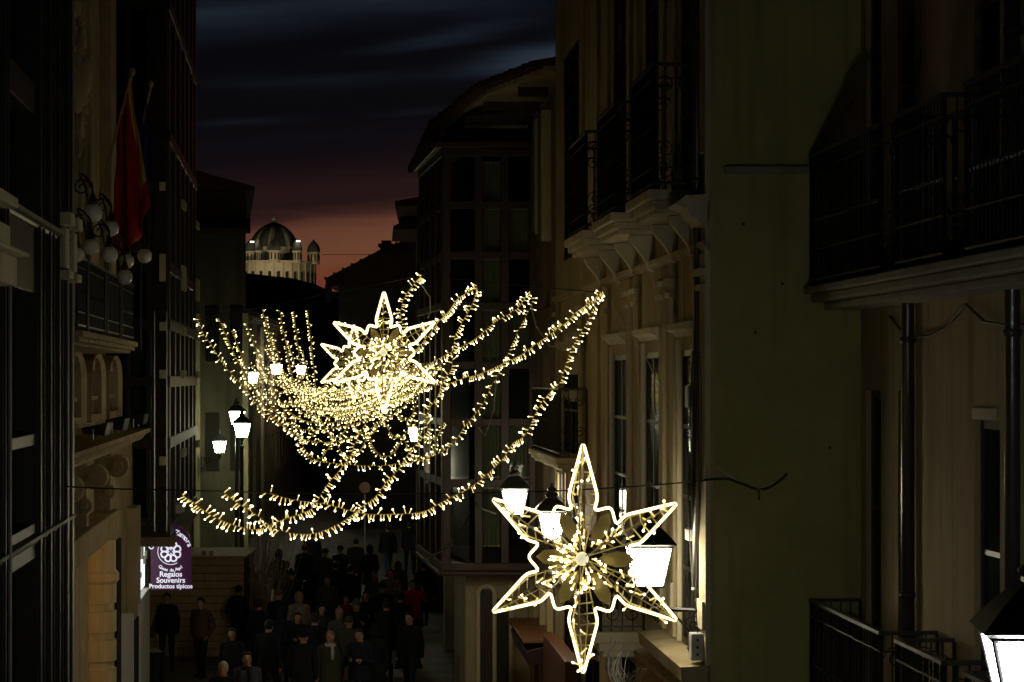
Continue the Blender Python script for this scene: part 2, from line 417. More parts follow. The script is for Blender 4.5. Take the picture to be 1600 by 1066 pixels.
# ------------------------------------------------------------------ ground
def build_ground():
    m, nt, b = newmat('street_paving'); n = nt.nodes; l = nt.links
    tc = n.new('ShaderNodeTexCoord'); br = n.new('ShaderNodeTexBrick')
    br.inputs['Scale'].default_value = 1.0; br.inputs['Brick Width'].default_value = .9; br.inputs['Row Height'].default_value = .55; br.inputs['Mortar Size'].default_value = .012
    br.inputs['Color1'].default_value = (.085, .076, .06, 1); br.inputs['Color2'].default_value = (.13, .115, .095, 1); br.inputs['Mortar'].default_value = (.035, .03, .026, 1)
    l.new(tc.outputs['Object'], br.inputs['Vector']); l.new(br.outputs['Color'], b.inputs['Base Color'])
    t = n.new('ShaderNodeTexNoise'); t.inputs['Scale'].default_value = 2; l.new(tc.outputs['Object'], t.inputs['Vector'])
    mr = n.new('ShaderNodeMapRange'); mr.inputs[3].default_value = .4; mr.inputs[4].default_value = .8; l.new(t.outputs['Fac'], mr.inputs[0]); l.new(mr.outputs[0], b.inputs['Roughness'])
    bp = n.new('ShaderNodeBump'); bp.inputs['Strength'].default_value = .5; bp.inputs['Distance'].default_value = .01; l.new(br.outputs['Fac'], bp.inputs['Height']); bp.invert = True
    l.new(bp.outputs[0], b.inputs['Normal'])
    g = MB(); g.quad((-40, -20, 0), (30, -20, 0), (30, 170, 0), (-40, 170, 0)); o = g.build('street', m); o['kind'] = 'structure'
    g = MB(); g.quad((-1500, -300, -.05), (1500, -300, -.05), (1500, 2500, -.05), (-1500, 2500, -.05)); o = g.build('ground', M['dark']); o['kind'] = 'structure'
build_ground()

# ------------------------------------------------------------------ right: ochre house with balconies (nearest)
def build_house_a():
    b = thing('balcony_house', FA(16, 0, 0), 'ochre house nearest on the right with iron balconies beside the blank olive wall', 'house')
    zt = H+9; up0, lo0 = H+.86, H-3.35
    wins = [(21.18, 21.78), (19.93, 20.52), (17.35, 18.05), (15.2, 16.0), (12.6, 13.3), (10.4, 11.1)]
    ops = [(a, c, up0, up0+3.1) for a, c in wins]+[(a, c, lo0, (H-.33 if k == 2 else H-.12)) for k, (a, c) in enumerate(wins)]
    wall(b, 'wall', FA, 7.5, 21.99, 0, zt, ops, .10, M['ochre'])
    for k, (a, c) in enumerate(wins):
        window(b, FA, a, c, up0, up0+3.1, .10, M['wood'], 1, 3)
        window(b, FA, a, c, lo0, (H-.33 if k == 2 else H-.12), .10, M['wood'], 1, 3)
        if k == 2:
            strip(b, 'lintel', FA, a+.08, c-.02, .03, H-.32, H-.23, M['trim'])
    # continuous balcony slabs with separate railings
    for z0, nm in ((up0, 'up'), (lo0, 'lo')):
        m = MB(); m.fbox(FA, 9, 21.97, -.002, .56, z0-.07, z0); m.fbox(FA, 9, 21.9, -.003, .50, z0-.15, z0-.073); m.fbox(FA, 9, 21.8, -.004, .40, z0-.22, z0-.153)
        sl = m.build('balcony', M['greystone'], b, bevel=.015)
        for s0, s1 in ((19.1, 21.93), (17.1, 18.57), (15.0, 16.5), (12.2, 13.7), (10.1, 11.5)):
            balcony(b, FA, s0, s1, z0, z0+1.25, .49, 0, None, mids=(z0+.34, z0+1.08), slab=False, gap=.10, parent=sl)
    for s in (19.88, 16.78):
        m = MB(); m.tube([FA(s, .075, 0), FA(s, .075, zt)], .06, 10)
        for z in (2, 4.4, 6.6, 8.8, 11): m.tube([FA(s, .075, z), FA(s, .075, z+.05)], .072, 10)
        m.build('drainpipe', M['pipe'], b, smooth=True)
    m = MB(); m.tube([FA(15.2, .03, H+.55)]+[FA(15.2+k*.6, .05, H+.50-.12*math.sin(k/5*PI)) for k in range(1, 5)]+[FA(18.2, .03, H+.58)]+[FA(18.2+k*.5, .05, H+.5-.16*math.sin(k/5*PI)) for k in range(1, 5)]+[FA(20.7, .03, H+.55)], .011, 5)
    m.build('cable', M['cable'], b)
    strip(b, 'plinth', FA, 7.6, 21.98, .06, 0, .7, M['greystone'])
build_house_a()

# ------------------------------------------------------------------ right: house with consoles and pilasters, blank olive end wall
def build_house_b():
    b = thing('pilaster_house', FB(30, 0, 0), 'cream house with pilasters, stepped balconies and a blank olive end wall behind the big star', 'house')
    zt = H+9.2; zf = H-2.75; zu = H+1.85
    bays = [(22.7, 23.95), (25.5, 26.8), (28.3, 29.9), (34.2, 36.6)]
    ops = [(a, c, zu, zu+3.2) for a, c in bays]+[(a, c, zf, H+.29) for a, c in bays]+[(23.2, 24.6, .1, 2.9), (27.6, 29.2, .1, 2.9), (31.5, 33.4, .1, 2.9), (35, 36.6, .1, 2.9)]
    wall(b, 'wall', FB, 22.02, 38.0, 0, zt, ops, .06, M['cream'])
    # olive end wall, 12 mm proud of the block's end
    a0 = FB(22.0, -.03, 0); m = MB(); m.box(a0.x, 9, 21.992, 22.012, 0, zt+.02); m.build('end_wall', M['olive'], b)
    for k, (a, c) in enumerate(bays):
        window(b, FB, a, c, zu, zu+3.2, .06, M['wood'], 2, 4)
        window(b, FB, a, c, zf, H+.29, .06, M['wood'], 2, 4, gl='dglass')
    for a, c, z0, z1 in ops[-4:]:
        window(b, FB, a, c, z0, z1, .06, M['redwood'], 2, 2)
    # stepped balconies
    for s0, s1 in ((22.72, 24.4), (25.85, 27.65), (28.95, 31.05)):
        balcony(b, FB, s0, s1, zu, zu+1.25, .45, .24, M['trim'], console=2, mids=(zu+.22, zu+1.1), gap=.10)
    cornice(b, 'ledge', FB, 22.03, 25.2, zf-.28, [(-.01, 0), (.16, 0), (.2, .08), (.27, .12), (.29, .26), (-.01, .28)], M['cream'])
    bl = balcony(b, FB, 26.75, 29.3, zf-.2, zf+.75, .52, .3, M['trim'], console=0, gap=.12)
    # pilasters with little capitals
    for s, w in ((22.25, .34), (24.35, .3), (25.15, .26), (27.25, .34), (28.05, .26), (30.35, .32), (31.6, .3), (33.6, .34), (37.2, .5)):
        p = strip(b, 'pilaster', FB, s-w/2, s+w/2, .05, zf+.02, H+1.2, M['cream'], .01)
        for nm_, e_, d_, za, zb_ in (('capital', .04, .11, H+.98, H+1.05), ('capital_band', .02, .09, H+.84, H+.90), ('pilaster_base', .03, .08, zf+.33, zf+.6)):
            q = MB(); q.fbox(FB, s-w/2-e_, s+w/2+e_, .045, d_, za, zb_); q.build(nm_, M['trim'], p, bevel=.008)
        strip(b, 'pilaster', FB, s-w/2, s+w/2, .05, zu+.32, zt-.4, M['cream'], .01)
    for a, c in bays:
        cornice(b, 'window_hood', FB, a-.14, c+.14, H+.42, SMALL, M['trim'])
        q = MB(); q.fbox(FB, a-.1, a+.0, -.002, .02, zf+.01, H+.40); q.fbox(FB, c, c+.1, -.002, .04, zf+.01, H+.40); q.build('window_surround', M['trim'], b, bevel=.01)
    cornice(b, 'cornice', FB, 22.03, 37.95, H+1.22, [(x*.5, y*.7) for x, y in SMALL], M['cream'])
    cornice(b, 'cornice', FB, 22.03, 22.6, H+1.46, CORN[:6]+[(.24, .28), (-.01, .30)], M['trim'])
    # carved volutes on the far pilaster
    for dz, r in ((.55, .20), (.18, .14), (-.25, .10)):
        m = MB(); c = FB(33.3, .10, H+dz)
        m.tube([c, c+Vector((-.16, 0, 0))], r, 14); m.tube([c+Vector((-.15, 0, 0)), c+Vector((-.21, 0, 0))], r*.55, 12); m.build('volute', M['trim'], b, bevel=.01)
    # corner trim, drainpipe, wires and boxes
    strip(b, 'corner_trim', FB, 22.03, 22.10, .05, 3.3, zt-.2, M['trim'], .01)
    m = MB(); m.tube([FB(22.5, .06, 3.4), FB(22.5, .06, zt)], .042, 10)
    for z in (4.2, 6.5, 8.2, 11): m.tube([FB(22.5, .06, z), FB(22.5, .06, z+.05)], .055, 10)
    m.build('drainpipe', M['pipe'], b, smooth=True)
    m = MB(); m.fbox(FB, 22.75, 22.95, .0, .11, H-.30, H-.08); m.build('junction_box', M['plastic'], b, bevel=.012)
    m = MB(); m.fbox(FB, 22.82, 23.02, .0, .10, H-1.62, H-1.5); m.build('junction_box', M['plastic'], b, bevel=.012)
    e = MB(); e.fbox(FB, 22.12, 22.30, .05, .17, H-2.72, H-2.46); o = e.build('electric_box', M['plastic'], b, bevel=.012)
    e = MB()
    for dz in (.06, .13, .2): c = FB(22.12, .11, H-2.72+dz); e.tube([c, c+Vector((0, -.012, 0))], .014, 8)
    e.build('cable_gland', M['cable'], o)
    r2 = random.Random(3); m = MB()
    for k in range(9):
        s0, s1 = 22.4+r2.random()*.6, 24.2+r2.random()*1.4; d = .56+.02*k; sag = .18+r2.random()*.35; z = zf-.02
        m.tube([FB(s0+(s1-s0)*t/10, d*(.9+.1*math.sin(t)), z-.12-sag*math.sin(PI*t/10)+r2.uniform(-.015, .015)) for t in range(11)], .006, 4)
    for k in range(14):
        s0 = 24.6+r2.random()*1.8; L = .10+.16*r2.random(); p = FB(s0, .50+.05*r2.random(), zf-.30-.12*r2.random()); w = r2.uniform(-.12, .12)
        m.tube([p, p+Vector((-.02+w*.4, -.03, -L*.6)), p+Vector((w, -.05, -L)), p+Vector((w*1.3, -.03, -L*.7))], .006, 4)
    m.build('hanging_cable', M['greycable'], b, kind='stuff')
    m = MB()
    for k in range(5):
        x = 22.2+.14*k; m.tube([FB(x+.05*math.sin(j*1.7+k), .08+.03*math.sin(j+k), H-2.7+j*.45) for j in range(8)], .007, 4)
    m.build('wall_cable', M['cable'], b, kind='stuff')
    # ledge left on the olive wall, the anchor hook and a crack-like cable
    m = MB(); x0, x1 = (1130-800)/F*22, (1262-800)/F*22; m.box(x0, x1, 21.9, 21.99, H+(HY-272)/F*22, H+(HY-260)/F*22); m.build('wall_ledge', M['greystone'], b, bevel=.02)
    pts = [px(x, y, 21.97) for x, y in ((972, 757), (1010, 756), (1060, 755), (1100, 750), (1135, 748), (1160, 756), (1186, 765), (1205, 760), (1222, 748), (1230, 740))]
    m = MB(); m.tube(catmull(pts[3:], 5), .013, 5); m.tube([pts[6], px(1186, 781, 21.97)], .010, 5); m.build('wall_cable', M['cable'], b)
    for x, y in ((1161, 351), (1222, 444), (1330, 160), (1180, 520), (1296, 700)):
        p = px(x, y, 21.98); m = MB(); m.tube([p, p+Vector((0, -.05, .004))], .014, 6); m.build('anchor_stud', M['iron'], b)
    cornice(b, 'cornice', FB, 22.03, 37.9, 3.02, SMALL, M['trim'])
    # red-lit small balcony with an orange window far along, and shopfront bits
    sb = balcony(b, FB, 33.0, 37.6, H-1.15, H-.15, .4, .2, M['trim'], gap=.13)
    m = MB(); m.fbox(FB, 36.15, 37.1, .01, .03, H-2.35, H-1.5); m.build('lit_window', WARMWIN, b)
    m = MB(); 
    for z in (-2.37, -1.93, -1.5): m.fbox(FB, 36.1, 37.15, .03, .07, H+z-.02, H+z+.02)
    for s in (36.12, 36.6, 37.12): m.fbox(FB, s-.02, s+.02, .031, .069, H-2.37, H-1.5)
    m.build('window_grille', M['iron'], b)
    # orange-brown shop cladding and a sloping canopy on the ground floor
    m = MB(); m.fbox(FB, 33.3, 36.9, .07, .30, .05, H-4.1); m.build('shop_cladding', M['door'], b, bevel=.02)
    m = MB(); m.hexa([FB(37.3, 0, H-4.60), FB(40.6, 0, H-4.60), FB(40.6, .5, H-4.66), FB(37.3, .5, H-4.66), FB(37.3, 0, H-4.30), FB(40.6, 0, H-4.30), FB(40.6, .55, H-4.42), FB(37.3, .55, H-4.42)])
    m.build('shop_canopy', M['redwood'], b, bevel=.015)
    m = MB(); m.fbox(FB, 37.2, 40.7, .03, .60, H-4.29, H-4.24); m.build('lit_canopy_edge', M['door'], b, bevel=.01)  # the canopy's reddish lit edge, put in as lighter orange-brown wood
build_house_b()

# ------------------------------------------------------------------ right, further: tall house with wooden gallery
def build_house_c():
    b = thing('gallery_house', FB(46, 0, 0), 'tall house with a red brown glazed wooden gallery under a wide pale soffit', 'house')
    ze = H+4.75
    ops = [(39.0, 40.2, H-2.2, H+.4), (39.0, 40.2, H+1.2, H+3.4), (48, 49.4, H-2.2, H+.3), (39.2, 40.4, .1, 2.6), (43, 45, .1, 2.5), (48, 50, .1, 2.6)]
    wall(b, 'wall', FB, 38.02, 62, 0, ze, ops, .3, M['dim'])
    for o in ops: window(b, FB, *o, .3, M['wood'], 2, 3, curt=(.3, .7))
    # louvred shutter columns leaning on the wall by the eave
    for k in range(4):
        s = 38.7+.62*k; m = MB()
        m.fbox(FB, s, s+.26, .0, .16, H+2.3+.1*k, ze-.25); m.build('shutter', M['shutter'] if k % 2 else M['trim'], b, bevel=.01)
    # eaves
    plan = [(FB(38.05, -.2, 0).x, 38.05), (.55, 38.05), (-.42, 40.2), (-1.36, 44.0), (-2.42, 58.5), (FB(58.5, -.2, 0).x, 58.5)]
    z0 = [H+5.05, H+5.05, H+4.95, H+4.72, H+5.15, H+5.15]
    m = MB(); m.prism(plan, z0, [z+.10 for z in z0]); m.build('soffit', M['trim'], b)
    plan2 = [(p[0]-.08 if 0 < i < 5 else p[0], p[1]) for i, p in enumerate(plan)]
    m = MB(); m.prism(plan2, [z+.104 for z in z0], [H+5.3, H+5.25, H+5.15, H+4.92, H+5.32, H+5.9]); m.build('roof', M['tile'], b)
    m = MB()
    for (xa, ya), (xb, yb), za, zb_ in zip([p for p in plan[1:4]], [p for p in plan[2:5]], z0[1:4], z0[2:5]):
        L_ = math.hypot(xb-xa, yb-ya); nn = int(L_/.24)
        for k in range(nn):
            t = (k+.5)/nn; x, y, z = xa+(xb-xa)*t, ya+(yb-ya)*t, za+(zb_-za)*t+.13
            m.tube([(x-.20+rnd.uniform(-.03, .03), y, z-.02), (x+.5, y, z+.10)], .085, 7)
    m.build('edge_tile', M['tile'], b, kind='stuff')
    for k in range(13):
        t = (k+.5)/13; Y = 38.4+20*t; xe = .55+(Y-38.05)*(-.45) if Y < 40.2 else (-.42-(Y-40.2)*.247 if Y < 44 else -1.36-(Y-44)*.0731)
        zz = H+5.0-(Y-38)*.045 if Y < 44 else H+4.72+(Y-44)*.0297
        m = MB(); m.box(xe+.05, FB(Y, 0, 0).x-.01, Y-.07, Y+.07, zz-.17, zz-.012); m.build('rafter', M['redwood'], b)
    m = MB(); m.tube([(-1.42, 43.6, H+4.7), (-1.46, 43.7, H+4.2), (-1.32, 43.5, H+3.6), (-1.2, 42.1, H+3.1)], .06, 8); m.build('gutter_pipe', M['pipe'], b, smooth=True)
    # the gallery: near side faces the square, long side faces the street
    zb, zt = H-3.45, H+4.1
    A, B_, C_, D_ = Vector((FB(42, 0, 0).x, 42, 0)), Vector((-1.24, 42, 0)), Vector((-1.86, 46.6, 0)), Vector((FB(46.6, 0, 0).x, 46.6, 0))
    def side(P, Q, out):
        t = (Q-P)
        def fr(s, d, z): return P+t*s+out*d+Vector((0, 0, z))
        return fr
    fn = side(A, B_, Vector((0, -1, 0))); fs = side(B_, C_, Vector((-1, -.13, 0)).normalized())
    g = MB()
    m = g
    floors = [(H-3.1, H-2.0), (H-1.85, H-.85), (H-.78, H+.15), (H+.30, H+1.25), (H+1.36, H+2.18), (H+2.28, H+3.1), (H+3.2, H+3.95)]
    # structural frame bars
    def bars(fr, cuts, sd):
        for s in cuts: m.fbox(fr, s-sd, s+sd, -.12, .03, zb, zt)
        zz = [zb]+[(a[1]+c[0])/2 for a, c in zip(floors, floors[1:])]+[zt]
        for i, z in enumerate(zz): m.fbox(fr, 0, 1, -.10, .05 if i in (0, 4, len(zz)-1) else .02, z-.07, z+.07)
    bars(fn, (.02, .33, .62, .97), .045); bars(fs, (.03, .27, .5, .74, .97), .03)
    gal = g.build('gallery', M['redwood'], b, bevel=.01)
    for fr, cuts in ((fn, (.065, .285, .375, .575, .665, .925)), (fs, (.06, .24, .3, .47, .53, .71, .77, .94))):
        for i in range(0, len(cuts), 2):
            for j, (z0_, z1_) in enumerate(floors):
                p = MB(); p.fbox(fr, cuts[i], cuts[i+1], -.06, -.05, z0_+.04, z1_-.04); p.build('pane', M['clear'], gal)
                if (fr is fn and i in (2, 0) and (i == 2 or j % 2)) or (fr is fs and (i//2+j) % 3 == 0):
                    q = MB(); n = 10
                    for k in range(n):
                        a, c = cuts[i]+(cuts[i+1]-cuts[i])*k/n, cuts[i]+(cuts[i+1]-cuts[i])*(k+1)/n
                        q.quad(fr(a, -.2+.03*(k % 2), z0_), fr(c, -.2+.03*((k+1) % 2), z0_), fr(c, -.2+.03*((k+1) % 2), z1_), fr(a, -.2+.03*(k % 2), z1_))
                    q.build('curtain', M['curtain'], gal)
    m = MB(); m.prism([(A.x, 42.5), (B_.x+.45, 42.5), (C_.x+.45, 46.4), (D_.x, 46.4)], zb+.02, zt-.02); m.build('gallery_room', M['inside'], gal)
    m = MB(); m.prism([(A.x, 41.9), (B_.x-.1, 41.9), (C_.x-.1, 46.7), (D_.x, 46.7)], zb-.16, zb-.075); m.build('gallery_floor', M['redwood'], gal, bevel=.02)
    m = MB(); m.prism([(A.x, 41.85), (B_.x-.15, 41.85), (C_.x-.15, 46.75), (D_.x, 46.75)], zt+.075, zt+.2); m.build('gallery_cornice', M['redwood'], gal, bevel=.02)
    m = MB(); gx = -.86; x0 = FB(42.7, 0, 0).x
    m.prism([(x0, 42.7), (gx, 42.7), (gx-.3, 46.4), (FB(46.4, 0, 0).x, 46.4)], 0, zb-.165); gf = m.build('ground_floor', M['cream'], b)
    for xa, xb, zt_ in ((-.66, -.59, 2.3), (-.36, -.29, 2.3), (-.05, .02, 2.55)):
        q = MB(); q.box(xa, xb, 42.56, 42.69, 0, zt_); q.build('jamb', M['trim'], gf, bevel=.01)
    q = MB()
    for k in range(10):
        a0, a1 = PI*k/10, PI*(k+1)/10; cc = Vector((-.475, 42.69, 2.3)); P_ = lambda a, r_: cc+Vector((r_*math.cos(a), 0, r_*math.sin(a))); o_ = Vector((0, -.13, 0))
        p = [P_(a0, .115), P_(a1, .115), P_(a1, .185), P_(a0, .185)]; q.hexa(p+[v+o_ for v in p])
    q.build('door_arch', M['trim'], gf)
    q = MB(); q.box(-.588, -.362, 42.66, 42.69, .02, 2.38); q.build('door', M['redwood'], gf)
    q = MB(); q.box(-.28, -.06, 42.66, 42.69, .3, 2.2); q.build('shop_window', M['dglass'], gf)
    # ground floor piers and pale doorway
    for s, w in ((38.6, .35), (40.9, .3), (42.3, .3), (46.2, .5), (51, .5)):
        strip(b, 'pier', FB, s-w/2, s+w/2, .1, 0, 2.75, M['cream'], .015)
    strip(b, 'pier', FB, 53.2, 53.8, 1.15, 0, 2.5, M['white'], .02); strip(b, 'pier_cap', FB, 53.1, 53.95, 1.3, 2.5, 2.72, M['white'], .03)
    m = MB()
    for k in range(12):
        a0, a1 = PI*k/12, PI*(k+1)/12
        def q(a, r): return FB(40.2+r*math.cos(a), 0, 2.1+r*math.sin(a))
        p = [q(a0, .55), q(a1, .55), q(a1, .72), q(a0, .72)]; o = FB(0, .13, 0)-FB(0, 0, 0)
        m.hexa([p[0], p[1], p[2], p[3], p[0]+o, p[1]+o, p[2]+o, p[3]+o])
    m.fbox(FB, 39.48, 39.65, 0, .13, 0, 2.1); m.fbox(FB, 40.75, 40.92, 0, .13, 0, 2.1); m.build('door_arch', M['cream'], b)
build_house_c()

def build_far_right():
    b = thing('corner_house', (-2.2, 66, 0), 'dark house beyond the wooden gallery with two stepped eaves against the red sky', 'house')
    fr = frame(-2.55, -.045, 62.1, -1)
    ops = [(63+3*k, 64.2+3*k, z, z+2) for k in range(4) for z in (H-2.2, H+.8)]
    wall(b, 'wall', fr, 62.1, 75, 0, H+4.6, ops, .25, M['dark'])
    for o in ops: window(b, fr, *o, .25, M['wood'], 2, 2)
    m = MB(); m.prism([(-3.15, 62), (-3.6, 75), (4, 75), (4, 62)], H+4.61, [H+4.75, H+4.75, H+6, H+6]); m.build('roof', M['tile'], b)
    m = MB(); m.prism([(-3.4, 66), (-3.75, 72), (-2.9, 72), (-2.7, 66)], [H+4.25]*4, [H+4.35, H+4.35, H+4.6, H+4.6]); m.build('eave', M['tile'], b)
    # gabled house further, only its roof line shows
    b = thing('gabled_house', (-5, 100, 0), 'black gabled roof silhouette with a chimney against the red afterglow', 'house')
    x0, x1 = (522-800)/F*100, (720-800)/F*100
    m = MB(); m.box(x0+.5, x1+2, 96, 110, 0, H+(HY-452)/F*100); m.build('wall', M['dark'], b)
    m = MB(); zl, zh = H+(HY-442)/F*100, H+(HY-352)/F*100
    pr = [(x0, zl-.3), (x0, zl), (x0+2.2, zl+1.15), (x1, zh), (x1+4, zh-1.5), (x1+4, zl-.3)]
    for Y in (95.4, 110.5):
        for x, z in pr: m.v.append(Vector((x, Y, z)))
    n = len(pr); m.f += [tuple(range(n)), tuple(range(n, 2*n))[::-1]]+[(k, (k+1) % n, n+(k+1) % n, n+k) for k in range(n)]
    rf = m.build('roof', M['tile'], b)
    for k in range(16):                       # tile ridges down the verge
        t = k/15; x = x0+(x1-x0)*t; z = zl+(zh-zl)*t
        m = MB(); m.tube([(x, 95.3, z+.02-.02+.12*math.sin(t*PI)), (x, 97, z-.02+.12*math.sin(t*PI))], .06, 6); m.build('tile', M['tile'], rf)
    m = MB(); c = px(605, 400, 100); m.box(c.x-.25, c.x+.25, 99, 100, c.z-1.2, c.z+.35); m.box(c.x-.34, c.x+.34, 98.9, 100.1, c.z+.352, c.z+.47); m.box(c.x-.2, c.x+.2, 99.1, 99.9, c.z+.472, c.z+.62); m.build('chimney', M['dark'], b)
    m = MB(); m.box(x0-.02, x0+.25, 95.3, 95.6, zl-1.0, zl-.3); m.build('gutter', M['dark'], b)
    # closing house at the end of the street
    b = thing('end_house', (-7, 142, 0), 'dim low house closing the far end of the street behind the lights', 'house')
    m = MB(); m.box(-15, -2, 140, 150, 0, H+3.6); m.build('wall', M['dark'], b)
    m = MB()
    for k in range(6):
        m.box(-13.5+2*k, -12.6+2*k, 139.9, 139.99, 3.5, 5.4); m.box(-13.5+2*k, -12.4+2*k, 139.9, 139.99, .1, 2.4)
    m.build('window', M['inside'], b)
    m = MB(); m.prism([(-15.4, 139.3), (-1.6, 139.3), (-1.6, 150), (-15.4, 150)], H+3.61, [H+3.8, H+3.8, H+5.6, H+5.6]); m.build('roof', M['tile'], b)
build_far_right()

# ------------------------------------------------------------------ left: dark wooden gallery front (nearest)
def build_left_near():
    b = thing('wooden_front_house', FM(18, 0, 0), 'near left house with a dark wooden bay front and pale curtains above', 'house')
    zt = H+10
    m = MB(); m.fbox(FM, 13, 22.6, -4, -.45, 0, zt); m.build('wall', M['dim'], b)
    ft = [(-5.2, -3.2), (-3.0, -1.55), (-1.25, -.58), (-.48, .72), (1.3, 2.25), (2.52, 5.0), (5.6, 9)]
    m = MB()
    for s in (13.1, 15.4, 17.55, 19.95, 20.75, 21.5, 22.3):
        w = .09 if s < 19 else .16
        m.fbox(FM, s-w, s+w, -.3, .05, .2, zt)
        for e in (-w, w): m.fbox(FM, s+e-.012, s+e+.012, .05, .07, .2, zt)
    for k in range(len(ft)+1):
        z0 = H+(ft[k-1][1] if k else -6.25); z1 = H+(ft[k][0] if k < len(ft) else 10)
        m.fbox(FM, 13, 22.55, -.30, .02, z0, z1)
    g = m.build('bay_front', M['wood'], b, bevel=.008)
    for k, (a, c) in enumerate(ft):
        for s0, s1 in ((13.2, 15.3), (15.5, 17.45), (17.65, 19.85), (20.12, 20.58), (20.92, 21.33), (21.67, 22.13)):
            p = MB(); p.fbox(FM, s0, s1, -.15, -.14, H+a, H+c); p.build('pane', M['glass'], g)
            if (s1 < 19.9 and k in (2, 4, 5)):
                q = MB(); n = 14; sp = ((0, .42), (.5, 1)) if k == 5 else ((.0, 1),) if k == 2 else ((.35, 1),)
                for u0, u1 in sp:
                    for j in range(n):
                        x0, x1 = s0+(s1-s0)*(u0+(u1-u0)*j/n), s0+(s1-s0)*(u0+(u1-u0)*(j+1)/n)
                        q.quad(FM(x0, -.28+.03*(j % 2), H+a), FM(x1, -.28+.03*((j+1) % 2), H+a), FM(x1, -.28+.03*((j+1) % 2), H+c), FM(x0, -.28+.03*(j % 2), H+c))
                q.build('curtain', M['curtain'], g)
    # corner mouldings catching the light
    for z, d in ((H+1.28, .10), (H-1.42, .05), (H-3.1, .08)):
        cornice(b, 'moulding', FM, 13, 22.7, z, [(x*.55+d*.2, y*.6) for x, y in SMALL], M['wood'])
    for s in (22.35, 21.55):
        q = MB(); q.fbox(FM, s-.17, s+.17, .04, .17, H+1.42, H+1.54); q.fbox(FM, s-.14, s+.14, .04, .12, H+1.02, H+1.40); q.fbox(FM, s-.17, s+.17, .04, .16, H+.92, H+1.0); q.build('bracket', M['trim'], b, bevel=.015)
    for s0, s1, d, za, zb_ in ((16.3, 17.45, .16, 1.28, 1.36), (16.5, 17.3, .12, .98, 1.14), (15.5, 17.35, .26, .90, .935), (15.5, 17.2, .18, .68, .898)):
        q = MB(); q.fbox(FM, s0, s1, .025, d, H+za, H+zb_); q.build('cornice_block', M['trim'], b, bevel=.015)
    q = MB(); q.tube([FM(22.62, .06, 1), FM(22.62, .06, zt)], .018, 6); q.tube([FM(21.9, .085, 1), FM(21.9, .085, H+1)], .014, 6); q.tube([FM(17.56, .085, 1), FM(17.56, .085, H+1)], .014, 6); q.build('glint_strip', M['steel'], b)  # bright steel strips put in as the thin vertical glints on the posts
build_left_near()

